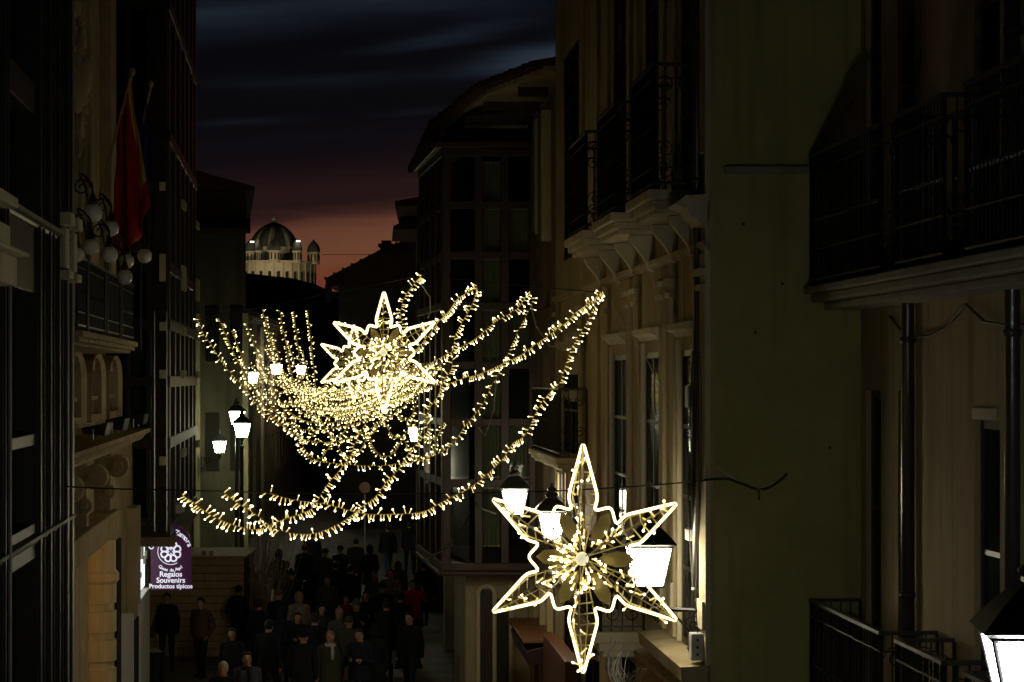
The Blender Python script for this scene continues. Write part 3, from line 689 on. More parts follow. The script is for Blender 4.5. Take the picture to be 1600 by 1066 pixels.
# ------------------------------------------------------------------ left: stone house with flags
def build_stone_house():
    b = thing('stone_house', FL(30, 0, 0), 'carved stone house with an iron balcony, globe lamps and flags on the left', 'house')
    zt = H+11; zl = H-.80; zbal = H+.5
    wall(b, 'wall', FL, 22.7, 36.2, 0, zt, [], .35, M['stone'])
    wall(b, 'shop_wall', FL, 36.21, 46.5, 0, H-1.1, [], .35, M['stone'])
    for s0, s1, d in ((28.4, 28.9, .14), (32.2, 32.7, .14), (35.2, 36.1, .18)):
        strip(b, 'pilaster', FL, s0, s1, d, H+1.2, zt, M['stone'], .02)
    # carved cartouche high on the wall
    u = FL(1, 0, 0)-FL(0, 0, 0); r2 = random.Random(5)
    m = MB(); m.ell(FL(30.6, .04, H+4.0), (.20, .55, .52), 16, 10); m.ell(FL(30.6, .10, H+4.0), (.20, .36, .34), 14, 8); m.build('cartouche', M['stone'], b, smooth=True)
    for sg in (-1, 1):
        for z, r_ in ((H+4.5, .26), (H+3.45, .22), (H+3.95, .16)):
            m = MB(); m.tube(spiral(FL(30.6+sg*(.62 if r_ > .2 else .8), .10, z), r_, u, (0, 0, 1), 1.4, 22, sg), [.055-.0017*k for k in range(23)], 6); m.build('carved_scroll', M['stone'], b, smooth=True)
    for k in range(22):
        a = r2.uniform(0, 2*PI); m = MB(); c = FL(30.6+.85*math.cos(a), .06+.06*r2.random(), H+4.0+.95*math.sin(a)); q = Matrix.Rotation(a, 3, 'X')
        m.ell(c, (.07, .17*(.6+r2.random()*.6), .05), 8, 6, q); m.build('carved_leaf', M['stone'], b, smooth=True)
    for sg in (-.5, .5):
        m = MB(); m.tube([FL(30.6+sg, .1, H+3.1), FL(30.6+sg*.8, .1, H+2.4), FL(30.6+sg*.4, .1, H+1.8)], [.07, .06, .03], 6); m.build('carved_ribbon', M['stone'], b, smooth=True)
    # upper balcony on a deep moulded slab, arched panels under it
    balcony(b, FL, 24.3, 32.4, zbal, zbal+.80, .70, .16, M['stone'], gap=.13, mids=(zbal+.2, zbal+.68))
    for s0, s1 in ((28.4, 31.0), (31.5, 34.1), (34.5, 37.2)):
        c, w = (s0+s1)/2, (s1-s0)/2-.12; z0, zs = H-.62, H-.0; m = MB(); n = 14
        outer = [(c-w, z0), (c-w, zs)]+[(c-w*math.cos(PI*k/n), zs+.34*math.sin(PI*k/n)) for k in range(1, n)]+[(c+w, zs), (c+w, z0)]
        inner = [(c+(x-c)*.72, z0+.1+(z-z0)*.84) for x, z in outer]
        N = len(outer)
        for k in range(N):
            k2 = (k+1) % N; a, d, e, f_ = outer[k], outer[k2], inner[k2], inner[k]
            m.hexa([FL(a[0], .0, a[1]), FL(d[0], .0, d[1]), FL(e[0], .0, e[1]), FL(f_[0], .0, f_[1]), FL(a[0], .20, a[1]), FL(d[0], .20, d[1]), FL(e[0], .16, e[1]), FL(f_[0], .16, f_[1])])
        ar = m.build('arched_niche', M['stone'], b)
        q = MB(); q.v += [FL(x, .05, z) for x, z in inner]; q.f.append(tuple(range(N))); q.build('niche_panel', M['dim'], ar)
        q = MB(); q.fbox(FL, c-w*.62, c+w*.62, .06, .12, H-.32, H-.26); q.build('niche_ledge', M['stone'], ar, bevel=.01)
        q = MB(); q.tube([FL(c-w*.3, .12, H+.10), FL(c-w*.3, .12, H+.24)], .05, 8); q.build('niche_boss', M['trim'], ar)
    # long ledge with scroll brackets
    cornice(b, 'ledge', FL, 22.75, 37.4, zl-.32, [(-.01, 0), (.25, 0), (.28, .08), (.48, .12), (.55, .2), (.62, .24), (.62, .30), (-.01, .32)], M['stone'])
    for s in (27.2, 30.6, 34.4):
        for dz, r in ((-.52, .17), (-.90, .11)):
            m = MB(); c = FL(s, .34 if r > .15 else .2, zl+dz); m.tube([c-u*.14, c+u*.14], r, 14); m.tube([c-u*.2, c-u*.13], r*.5, 10); m.build('scroll_bracket', M['stone'], b, bevel=.015)
        m = MB(); m.fbox(FL, s-.14, s+.14, -.01, .24, zl-1.5, zl-.33); m.build('bracket_back', M['stone'], b, bevel=.015)
    # entrance corner: square pilaster, block over it, round banded column lit warm
    strip(b, 'door_pilaster', FL, 27.9, 29.3, .24, 0, H-2.35, M['cream'], .02); strip(b, 'door_block', FL, 27.7, 34.8, .34, H-2.34, H-1.98, M['stone'], .03)
    c = FL(33.6, .08, 0); prof = [(.34, 0), (.34, .5)]; z = .5
    for k in range(6):
        prof += [(.30, z), (.30, z+.30), (.25, z+.31), (.25, z+.41), (.30, z+.42)]; z += .42
    prof += [(.30, 3.3), (.34, 3.35), (.34, 3.45), (.29, 3.5), (.29, H-2.36)]
    m = MB(); m.lathe(c, prof, 32); m.build('banded_column', M['trim'], b)
    m = MB(); m.fbox(FL, 37.9, 38.8, .01, .05, .1, 3.6); m.build('door_sidelight', M['inside'], b)
    p = FL(30.0, .07, H-2.56); o = thing('porch_lamp', p, 'small warm porch lamp tucked behind the door pilaster', 'lamp')
    m = MB(); m.ell(p, (.05, .05, .06), 12, 8); m.build('bulb', emit_mat('porch_bulb', (1, .48, .10), 420), o, smooth=True)
    m = MB(); m.lathe(p+Vector((0, 0, .05)), [(.07, 0), (.05, .05), (.02, .11)], 12); m.build('lamp_shade', M['iron'], o)
    # shop window, white lit, with counter and white framed door
    strip(b, 'shop_pilaster', FL, 40.6, 41.6, .18, 0, 4.0, M['cream'], .02)
    m = MB(); m.fbox(FL, 41.95, 44.9, -.01, .03, 2.25, 3.55); m.build('shop_light', SHOP, b)
    m = MB(); m.fbox(FL, 41.95, 45.0, -.01, .12, 0, 2.2); m.build('shop_counter', M['white'], b, bevel=.02)
    for k in range(3):
        q = MB(); q.fbox(FL, 39.2+.5*k, 39.55+.5*k, .19, .22, .1, 2.1); q.build('shop_door_panel', M['inside'], b)
    q = MB(); q.fbox(FL, 38.95, 39.05, .0, .24, 0, 2.3); q.fbox(FL, 40.7, 40.8, .185, .24, 0, 2.3); q.build('shop_door_frame', M['white'], b)
    r2 = random.Random(11)
    for k in range(14):
        q = MB(); s = 42.1+r2.random()*2.6; z = 2.35+r2.random()*.95; q.fbox(FL, s, s+.1+.14*r2.random(), .05, .1, z, z+.08+.16*r2.random()); q.build('shop_goods', M['greystone'], b)
build_stone_house()

def build_left_gallery():
    b = thing('pale_gallery_house', FL3(46, 0, 0), 'tall house with a dark wooden gallery of pale panes, beyond the flags', 'house')
    zt = H+10.5
    m = MB(); m.fbox(FL3, 46.6, 62, -5, 0, 0, zt); m.build('wall', M['dim'], b)
    zb = H-2.8
    FM2 = frame(-2.43, -.0917, 0, 1)
    def side(A, B_, out):
        t = B_-A
        def fr(s, d, z): return A+t*s+out*d+Vector((0, 0, z))
        return fr
    A = Vector((-7.42, 42, 0)); Bq = Vector((FM2(42, 0, 0).x, 42, 0)); Cq = FM2(53, 0, 0)
    fn = side(A, Bq, Vector((0, -1, 0))); fs = side(Bq, Cq, (FM(0, 1, 0)-FM(0, 0, 0)))
    rows = [(H-2.55, H-1.35), (H-1.05, H-.2), (H+.05, H+.95), (H+1.0, H+1.75), (H+2.3, H+4.2), (H+4.6, H+6.6), (H+7, H+9.4)]
    m = MB()
    for s, w in ((.0, .06), (.36, .04), (.70, .04), (.88, .12)): m.fbox(fn, s-w if s else 0, s+w, -.14, .03, zb, zt)
    for s in (.03, .2, .36, .52, .68, .84, .97): m.fbox(fs, s-.022, s+.022, -.14, .03, zb, zt)
    zz = [zb]+[(a[1]+c[0])/2 for a, c in zip(rows, rows[1:])]+[zt]
    for z in zz: m.fbox(fn, 0, 1, -.12, .05, z-.1, z+.1); m.fbox(fs, 0, 1, -.12, .05, z-.1, z+.1)
    g = m.build('gallery', M['wood'], b, bevel=.01)
    for fr, cuts in ((fn, (.07, .31, .41, .65)), (fs, (.06, .17, .23, .33, .39, .49, .55, .65, .71, .81, .87, .94))):
        for i in range(0, len(cuts), 2):
            for j, (a, c) in enumerate(rows):
                p = MB(); p.fbox(fr, cuts[i], cuts[i+1], -.06, -.05, a, c); p.build('pane', M['glass'], g)
                if fr is fn and j in (0, 1, 2, 3, 4) and (i+j) % 3 < 2 or fr is fs and j in (1, 2, 3):
                    q = MB(); q.fbox(fr, cuts[i], cuts[i]+(cuts[i+1]-cuts[i])*(.95 if j != 0 else .8), -.22, -.21, a, c); q.build('blind', M['curtain'], g)
    m = MB(); m.prism([(A.x-.2, 42.5), (Bq.x-.45, 42.5), (Cq.x-.45, 52.8), (FL3(52.8, 0, 0).x-.2, 52.8)], zb+.02, zt-.02); m.build('gallery_room', M['inside'], g)
    m = MB(); m.prism([(A.x-.2, 41.88), (Bq.x+.12, 41.88), (Cq.x+.12, 53.1), (FL3(53, 0, 0).x, 53.1)], zb-.28, zb-.105); m.build('gallery_floor', M['dim'], g, bevel=.03)
    # small pale blocks on the posts
    for z in (H+1.75, H+.85, H-.02, H-1.6, H+3.4):
        for fr, s in ((fn, .93), (fs, .42), (fs, .97)):
            q = MB(); q.fbox(fr, s-.05, s+.05, .035, .10, z, z+.16 if z != H+1.75 else z+.5); q.build('post_block', M['trim'], g, bevel=.012)
    q = MB(); q.tube([fn(.995, .05, zb), fn(.995, .05, H+1.2)], .014, 5); q.tube([fn(.80, .05, zb), fn(.80, .05, H+1.2)], .014, 5); q.build('glint_strip', M['steel'], g)
    # pale sign light box over the hanging sign
    c = px(272, 794, 44.6); q = MB(); q.box(c.x-.16, c.x+.16, 44.3, 44.9, c.z-.09, c.z+.09); q.build('wall_box', M['plastic'], b, bevel=.01)
build_left_gallery()

def build_left_far():
    b = thing('eaved_house', (-10, 75, 0), 'dark house with two tiled eaves, left of the floodlit dome', 'house')
    zt = H+(HY-300)/F*72
    x0, x1 = (280-800)/F*72, (384-800)/F*72
    m = MB(); m.prism([(x0-4, 72), (x1, 72), (x1-2.0, 88), (x0-5, 88)], 0, zt); m.build('wall', M['umber'], b)
    m = MB(); m.prism([(x0-4.2, 71.4), (x1+.35, 71.4), (x1-1.75, 88.2), (x0-5.2, 88.2)], zt+.002, [H+(HY-262)/F*72+1.2, zt+.12, zt+.12, zt+2]); m.build('roof', M['tile'], b)
    m = MB(); m.prism([(x0-3, 70.9), (x1+.15, 70.9), (x1+.15, 71.98), (x0-3, 71.98)], [H+(HY-362)/F*71]*4, [H+(HY-356)/F*71]*2+[H+(HY-338)/F*71]*2); m.build('eave', M['tile'], b)
    for k in range(3):
        q = MB(); q.box(x0+.1+.75*k, x0+.5+.75*k, 71.9, 71.99, 3.4, 5.2); q.build('window', M['inside'], b)
        q = MB(); q.box(x0+.1+.75*k, x0+.5+.75*k, 71.9, 71.99, H+.5, H+2.2); q.build('window', M['inside'], b)
    for xx in (308, 384): m = MB(); c = px(xx, 700, 71.9); m.box(c.x-.09, c.x+.09, 71.8, 71.96, 0, H+2); m.build('corner_strip', M['cream'], b)
    b = thing('long_wall_house', (-10.6, 105, 0), 'long greenish facade with a row of narrow dark slits behind the lamp posts', 'house')
    fr = frame(-10.18, -.043, 88.3, 1)
    ops = [(89.5+2.5*k, 90.5+2.5*k, H-4.2-.01*k, H-2.55) for k in range(16)]
    wall(b, 'wall', fr, 88.3, 135, 0, H+2.35, ops, .12, M['ochre'])
    for o in ops:
        q = MB(); q.fbox(fr, o[0], o[1], -.12, -.10, o[2], o[3]); q.build('slit_window', M['inside'], b)
    cornice(b, 'cornice', fr, 88.3, 135, H+2.1, CORN, M['dim'])
    m = MB(); a, c = fr(88.3, .5, 0), fr(135, .5, 0); m.prism([(a.x, a.y), (c.x, c.y), (c.x-5, c.y), (a.x-5, a.y)], H+2.41, [H+2.5, H+2.5, H+4, H+4]); m.build('roof', M['tile'], b)
    for s in (92, 97): m = MB(); m.fbox(fr, s-.3, s+.3, -.01, .12, 0, H+2.1); m.build('pilaster', M['trim'], b)
    b = thing('low_roof_house', (-16, 165, 0), 'black hipped roof in front of the cathedral drum', 'house')
    x0, x1 = (360-800)/F*165, (503-800)/F*165
    m = MB(); m.box(x0, x1-.3, 160, 175, 0, H+(HY-474)/F*165); m.build('wall', M['dark'], b)
    zr = lambda y: H+(HY-y)/F*165
    m = MB(); pr = [(x0-1, zr(476)), (x0-1, zr(440)), (x0+1.6, zr(432)), ((468-800)/F*165, zr(440)), (x1, zr(449)), (x1, zr(476))]
    for Y in (159.5, 175.5):
        for x, z in pr: m.v.append(Vector((x, Y, z)))
    n = len(pr); m.f += [tuple(range(n)), tuple(range(n, 2*n))[::-1]]+[(k, (k+1) % n, n+(k+1) % n, n+k) for k in range(n)]
    m.build('roof', M['tile'], b)
build_left_far()

# ------------------------------------------------------------------ cathedral dome far off
def build_dome():
    D = 350.0; c0 = px(428, 450, D); sc = D/F
    b = thing('cathedral_dome', (c0.x, D, 0), 'floodlit stone cathedral dome with turrets against the red sky', 'dome')
    st = rough_mat('dome_stone', (.36, .30, .19), (.50, .42, .27), .5, .9, .3, 3, .2)
    sl = rough_mat('dome_scales', (.03, .03, .025), (.06, .06, .05), 1.2, .8, .5, 3, .3)
    pale = rough_mat('dome_rib_stone', (.22, .19, .12), (.3, .26, .17), .5, .9, .3, 3, .2)
    z = lambda y: H+(HY-y)*sc
    cx = c0.x
    m = MB(); m.lathe((cx, D, 0), [(6.2, 0), (6.2, z(413)), (6.5, z(412)), (6.5, z(410))], 32); m.build('lower_drum', st, b)
    m = MB(); m.lathe((cx, D, 0), [(3.7, z(412)), (3.7, z(388)), (3.85, z(387))], 32); m.build('upper_drum', st, b)
    # ribbed shell: alternate dark scales and pale bands
    n = 16
    prof = [(3.6*(math.cos(t*PI/2*.97)**.9*.8+.2*(1-t)), z(388)+(z(349)-z(388))*(.35*t+.65*math.sin(t*PI/2))) for t in [k/10 for k in range(11)]]
    for k in range(n):
        m = MB(); a0, a1 = 2*PI*(k-.5)/n-PI/2, 2*PI*(k+.5)/n-PI/2; am = (a0+a1)/2
        for (r0, z0), (r1, z1) in zip(prof, prof[1:]):
            def P(a, r, zz): return (cx+r*math.cos(a), D+r*math.sin(a), zz)
            bul = 1.06
            m.quad(P(a0, r0, z0), P(am, r0*bul, z0), P(am, r1*bul, z1), P(a0, r1, z1)); m.quad(P(am, r0*bul, z0), P(a1, r0, z0), P(a1, r1, z1), P(am, r1*bul, z1))
        m.build('shell_gore', pale if k % 2 == 0 else sl, b)
    for k in range(n):
        a = 2*PI*(k+.5)/n-PI/2; m = MB(); m.tube([(cx+r_*1.02*math.cos(a), D+r_*1.02*math.sin(a), zz) for r_, zz in prof], .13, 6); m.build('rib', sl, b)
    m = MB(); m.lathe((cx, D, z(350)), [(.5, 0), (.35, .3), (.28, .5), (.45, .8), (.3, 1.1), (.05, 1.4)], 12); m.build('finial', pale, b)
    for tx, ty, r_, yb in ((428, D-6.0, .98, 376), (490, D-1.5, .95, 375), (391, D-3.5, .9, 380), (464, D-5.2, .75, 380), (404, D-5.6, .55, 386)):
        X = (tx-800)/F*ty; m = MB(); m.lathe((X, ty, 0), [(r_*1.02, z(414)), (r_*1.02, z(412)), (r_*.9, z(411)), (r_*.9, z(397)), (r_*1.05, z(396.5)), (r_*1.05, z(395))], 14); t = m.build('turret', st, b)
        m = MB(); m.lathe((X, ty, 0), [(r_*1.02, z(395)), (r_*1.05, z(391)), (r_*.9, z(386)), (r_*.55, z(381)), (r_*.15, z(377)), (.05, z(375))], 14); m.build('turret_cap', sl, t, smooth=True)
        for k in range(10):
            a = 2*PI*k/10; q = MB(); p = Vector((X+r_*.9*math.cos(a), ty+r_*.9*math.sin(a), 0)); q.box(p.x-.09, p.x+.09, p.y-.09, p.y+.09, z(409), z(399)); q.build('arcade_opening', M['inside'], t)
    for k in range(15):                              # buttresses and windows on the lower drum
        a = PI+PI*(k+.5)/15; q = MB(); p = Vector((cx+6.22*math.cos(a), D+6.22*math.sin(a), 0)); w = .22
        q.box(p.x-w, p.x+w, p.y-w*.5, p.y+w*.5, z(449), z(431)); q.prism([(p.x-w, p.y-.1), (p.x+w, p.y-.1), (p.x+w, p.y+.1), (p.x-w, p.y+.1)], z(431)+.01, [z(429)+.2]*4); q.build('drum_window', M['inside'], b)
    for k in range(16):
        a = PI+PI*k/15; q = MB(); q.tube([(cx+6.35*math.cos(a), D+6.35*math.sin(a), z(456)), (cx+6.35*math.cos(a), D+6.35*math.sin(a), z(413.5))], .1, 6); q.build('drum_shaft', st, b)
    # the floodlights that light it
    for x, y, e in ((394, 378, 70), (466, 377, 70)):
        p = px(x, y, D-6.6); f = MB(); f.box(p.x-.3, p.x+.3, p.y-.15, p.y+.15, p.z-.11, p.z+.11); f.build('floodlight', emit_mat('floodlight_glow', (1, .93, .7), 1.6), b)
        li = bpy.data.lights.new('floodlight_lamp', 'POINT'); li.energy = e; li.color = (1, .88, .64); li.shadow_soft_size = .2
        lo = bpy.data.objects.new('floodlight_lamp', li); COL.objects.link(lo); lo.parent = b; lo.location = Vector((p.x, p.y+.2, p.z+.35))-Vector((c0.x, D, 0))
    for x, y, dy, e in ((400, 455, -16, 1500), (470, 458, -18, 950)):
        p = px(x, y, D+dy); li = bpy.data.lights.new('floodlight_lamp', 'POINT'); li.energy = e; li.color = (1, .86, .62); li.shadow_soft_size = .3
        lo = bpy.data.objects.new('floodlight_lamp', li); COL.objects.link(lo); lo.parent = b; lo.location = p-Vector((c0.x, D, 0))
        f = MB(); f.box(p.x-.2, p.x+.2, p.y-.3, p.y-.1, p.z-.35, p.z-.1); f.build('floodlight', M['iron'], b)
build_dome()

# ------------------------------------------------------------------ street lanterns
def make_lantern(mt, label, group='street lanterns along the street'):
    r = thing('street_lantern', (0, 0, 0), label, 'street lamp', group)
    zb, zt, wb, wt = .10, .49, .135, .217
    c = lambda w, z: [(-w, -w, z), (w, -w, z), (w, w, z), (-w, w, z)]
    lo, hi = c(wb, zb), c(wt, zt)
    for k in range(4):
        m = MB(); k2 = (k+1) % 4; a, b_, d, e = [Vector(q) for q in (lo[k], lo[k2], hi[k2], hi[k])]
        ins = lambda p, q_, t: p+(q_-p)*t
        P = [ins(a, b_, .05), ins(b_, a, .05), ins(d, e, .05), ins(e, d, .05)]; n = (b_-a).cross(e-a).normalized()*.004
        m.hexa([P[0]-n, P[1]-n, P[2]-n, P[3]-n, P[0]+n, P[1]+n, P[2]+n, P[3]+n]); m.build('glass_panel', mt, r)
    m = MB()
    for k in range(4): m.tube([lo[k], hi[k]], .011, 5)
    for ring in (lo, hi):
        for k in range(4): m.tube([ring[k], ring[(k+1) % 4]], .012, 5)
    m.build('frame', M['iron'], r)
    m = MB(); s4 = math.sqrt(2)
    def pyr(prof):
        b = len(m.v)
        for w, z in prof: m.v.extend([Vector(q) for q in c(w, z)])
        for k in range(len(prof)-1):
            for q in range(4): m.f.append((b+4*k+q, b+4*k+(q+1) % 4, b+4*k+4+(q+1) % 4, b+4*k+4+q))
        m.f.append((b+3, b+2, b+1, b)); e = b+4*(len(prof)-1); m.f.append((e, e+1, e+2, e+3))
    pyr([(.245, .502), (.262, .515), (.25, .53), (.19, .60), (.12, .67), (.075, .70), (.075, .72)]); m.build('roof', M['iron'], r)
    m = MB(); m.lathe((0, 0, .722), [(.09, 0), (.1, .03), (.06, .06), (.05, .09), (.075, .11), (.02, .16), (.012, .2)], 10); m.build('finial', M['iron'], r, smooth=True)
    m = MB(); m.lathe((0, 0, -.12), [(.03, 0), (.03, .1), (.07, .14), (.05, .17), (.12, .205), (.13, .215)], 10); m.build('base', M['iron'], r, smooth=True)
    return r
def arm_geo(lp, fr, s, up=False):
    """scrolled bracket from the wall to under the lantern, built in world coordinates"""
    wallp = fr(s, .0, lp.z-.12); tip = Vector((lp.x, lp.y, lp.z-.12)); m = MB()
    m.tube([wallp, tip], .022, 7); u = (tip-wallp).normalized(); L = (tip-wallp).length
    m.box(wallp.x-.03, wallp.x+.03, wallp.y-.03, wallp.y+.03, wallp.z-.55, wallp.z+.12)
    m.tube([wallp+Vector((0, 0, -.5)), wallp+u*L*.25+Vector((0, 0, -.22)), wallp+u*L*.6+Vector((0, 0, -.02))], .012, 6)
    m.tube(spiral(wallp+u*L*.2+Vector((0, 0, -.14)), .10, u, (0, 0, 1), 1.5, 18), .010, 5); m.tube(spiral(wallp+u*.12+Vector((0, 0, -.36)), .075, u, (0, 0, -1), 1.5, 18), .009, 5)
    return m
proto = make_lantern(LAMPC, 'large white lit lantern cut by the right picture edge, nearest of all lamps')
def place_lantern(x, ytop, Y, label, mt, fr, first=False, s=None):
    """x = pixel column of its centre, ytop = pixel row of the glass's top edge"""
    o = proto if first else copy_tree(proto)
    p = px(x, ytop, Y); o.location = (p.x, Y, p.z-.49); o['label'] = label
    for c in o.children:
        if c.name.startswith('glass_panel') and mt is not None:
            c.material_slots[0].link = 'OBJECT'; c.material_slots[0].material = mt
    if fr: arm_geo(o.location, fr, Y if s is None else s).build('bracket_arm', M['iron'], o)
    return o
bpy.context.view_layer.update()
protos = copy_tree(proto)     # clean copy kept as the second lantern
p2 = px(1014, 853, 22.6); protos.location = (p2.x, 22.6, p2.z-.49); protos['label'] = 'white lit lantern partly behind the big star, on a scrolled arm by the olive wall'
for c in protos.children:
    if c.name.startswith('glass_panel'): c.material_slots[0].link = 'OBJECT'; c.material_slots[0].material = LAMP
place_lantern(1629, 992, 9.2, 'large white lit lantern cut by the right picture edge, nearest of all lamps', LAMPC, FA, True).rotation_euler = (0, 0, R(-5))
arm_geo(protos.location, FB, 22.3).build('bracket_arm', M['iron'], protos)
src = protos
def lantern(x, ytop, Y, label, mt, fr, s=None):
    o = src.copy(); COL.objects.link(o)
    for ch in src.children:
        if not ch.name.startswith('bracket'): copy_tree(ch, o)
    p = px(x, ytop, Y); o.location = (p.x, Y, p.z-.49); o['label'] = label
    for c in o.children:
        if c.name.startswith('glass_panel'): c.material_slots[0].link = 'OBJECT'; c.material_slots[0].material = mt
    if fr: arm_geo(o.location, fr, Y if s is None else s).build('bracket_arm', M['iron'], o)
    return o
lantern(804, 765, 36.5, 'lit lantern behind the upper left arm of the big star', LAMP, FB)
lantern(862, 800, 34.5, 'lit lantern just behind the upper left petal of the big star', LAMP, FB)
lantern(650, 668, 64, 'small lit lantern among the fairy lights right of the upper star', LAMP, frame(-2.55, -.045, 62.1, -1))
frF = frame((308-800)/F*71.5, 0, 71.5, 1)
lantern(343, 687, 70, 'lit wall lantern on a curled arm, lowest of the three on the left', LAMPG, frF, 71.8).scale = (.86, .86, .9)
def lamp_post(x, ytop, Y, label, mt):
    o = lantern(x, ytop, Y, label, mt, None); p = o.location
    m = MB(); m.lathe((p.x, p.y, 0), [(.16, 0), (.16, .25), (.09, .4), (.075, 1.1), (.06, 1.2), (.045, p.z-.25), (.07, p.z-.2), (.04, p.z-.12)], 10); m.build('post', M['iron'], o, smooth=True)
    return o
lamp_post(378, 662, 66, 'lit lantern on a dark post, right one of the close pair on the left', LAMPG)
lamp_post(370, 643, 69, 'lit lantern with its roof lost in the dark, behind the dark post lantern', LAMPG)
lantern(394, 582, 84.5, 'greenish lit lantern at the left edge of the dense fairy lights', LAMPG, frame(-10.18, -.043, 88.3, 1), 88.6)
lantern(432, 570, 95, 'far lit lantern inside the dense fairy lights, nearer the left', LAMP, frame(-10.18, -.043, 88.3, 1))
lantern(470, 572, 105, 'far lit lantern inside the dense fairy lights, nearer the star', LAMP, frame(-10.18, -.043, 88.3, 1))

# lit box sign and banner on the gallery house corner
o = thing('light_box_sign', px(684, 750, 45.2), 'narrow white lit box sign under a pale banner by the wooden gallery', 'sign')
c = px(684, 729, 45.2); m = MB(); m.box(c.x-.095, c.x+.095, 45.0, 45.12, c.z-.27, c.z+.27); m.build('light_panel', LAMP, o)
m = MB(); m.box(c.x-.105, c.x+.105, 45.122, 45.2, c.z-.40, c.z+.28); m.box(c.x-.1, c.x+.1, 45.01, 45.11, c.z-.40, c.z-.275); m.build('case', M['plastic'], o)
c = px(685, 665, 45.2); o = thing('banner', c, 'narrow pale blue banner hanging above the lit box sign', 'banner')
m = MB(); m.box(c.x-.08, c.x+.08, 45.05, 45.07, c.z-.5, c.z+.5); m.build('cloth', rough_mat('pale_blue_cloth', (.25, .28, .33), (.33, .36, .42), 4, .9, .2), o)
m = MB(); m.tube([(c.x-.1, 45.06, c.z+.51), (c.x+.3, 45.06, c.z+.51)], .012, 6); m.build('rod', M['iron'], o)

# ------------------------------------------------------------------ Christmas stars
def star_outline(R_):
    pts = []
    for k in range(6):
        a = PI/2+k*PI/3
        for r_, da in ((.52, -30), (.42, -14), (.547, -14.5), (1.0, 0), (.547, 14.5), (.42, 14)):
            pts.append((R_*r_*math.cos(a+R(da)), R_*r_*math.sin(a+R(da))))
    return pts
def rounded(pts, f=.10):
    out = []
    n = len(pts)
    for k in range(n):
        p, a, c = Vector(pts[k]), Vector(pts[k-1]), Vector(pts[(k+1) % n])
        da, dc = (a-p), (c-p); la, lc = min(.05, da.length*.3), min(.05, dc.length*.3)
        A, C = p+da.normalized()*la, p+dc.normalized()*lc
        for t in (0, .33, .67, 1): out.append((1-t)**2*A+2*t*(1-t)*p+t*t*C)
    return [(q.x, q.y) for q in out]
bulb_mesh = {}
def bulb_geo(m, p, d, L, rr, rt):
    p, d = Vector(p), Vector(d).normalized()
    m.tube([p, p+d*L*.75], rr, 4)
def tip_geo(m, p, d, L, rt):
    p, d = Vector(p), Vector(d).normalized(); c = p+d*L; u = d.orthogonal().normalized(); w = d.cross(u); i = len(m.v)
    m.v += [c+d*rt*1.2, c+u*rt, c+w*rt, c-u*rt, c-w*rt, c-d*rt*1.2]
    for k in range(4): m.f += [(i, i+1+k, i+1+(k+1) % 4), (i+5, i+1+(k+1) % 4, i+1+k)]
def single_bulb(L, rr, rt, cold=False):
    key = (L, rr, rt, cold)
    if key not in bulb_mesh:
        m = MB(); m.tube([(0, 0, 0), (0, 0, L*.8)], rr, 5); nf = len(m.f); tip_geo(m, (0, 0, 0), (0, 0, 1), L, rt)
        me = bpy.data.meshes.new('bulb'); me.from_pydata([tuple(v) for v in m.v], [], m.f); me.materials.append(ROD); me.materials.append(COLD if cold else TIP)
        for k, f in enumerate(me.polygons): f.material_index = 0 if k < nf else 1
        bulb_mesh[key] = me
    return bulb_mesh[key]
def put_bulb(parent, p, d, L=.06, rr=.006, rt=.014, cold=False):
    o = bpy.data.objects.new('bulb', single_bulb(L, rr, rt, cold)); COL.objects.link(o); o.parent = parent
    o.matrix_local = Matrix.Translation(p) @ Vector(d).to_track_quat('Z', 'Y').to_matrix().to_4x4()
    return o
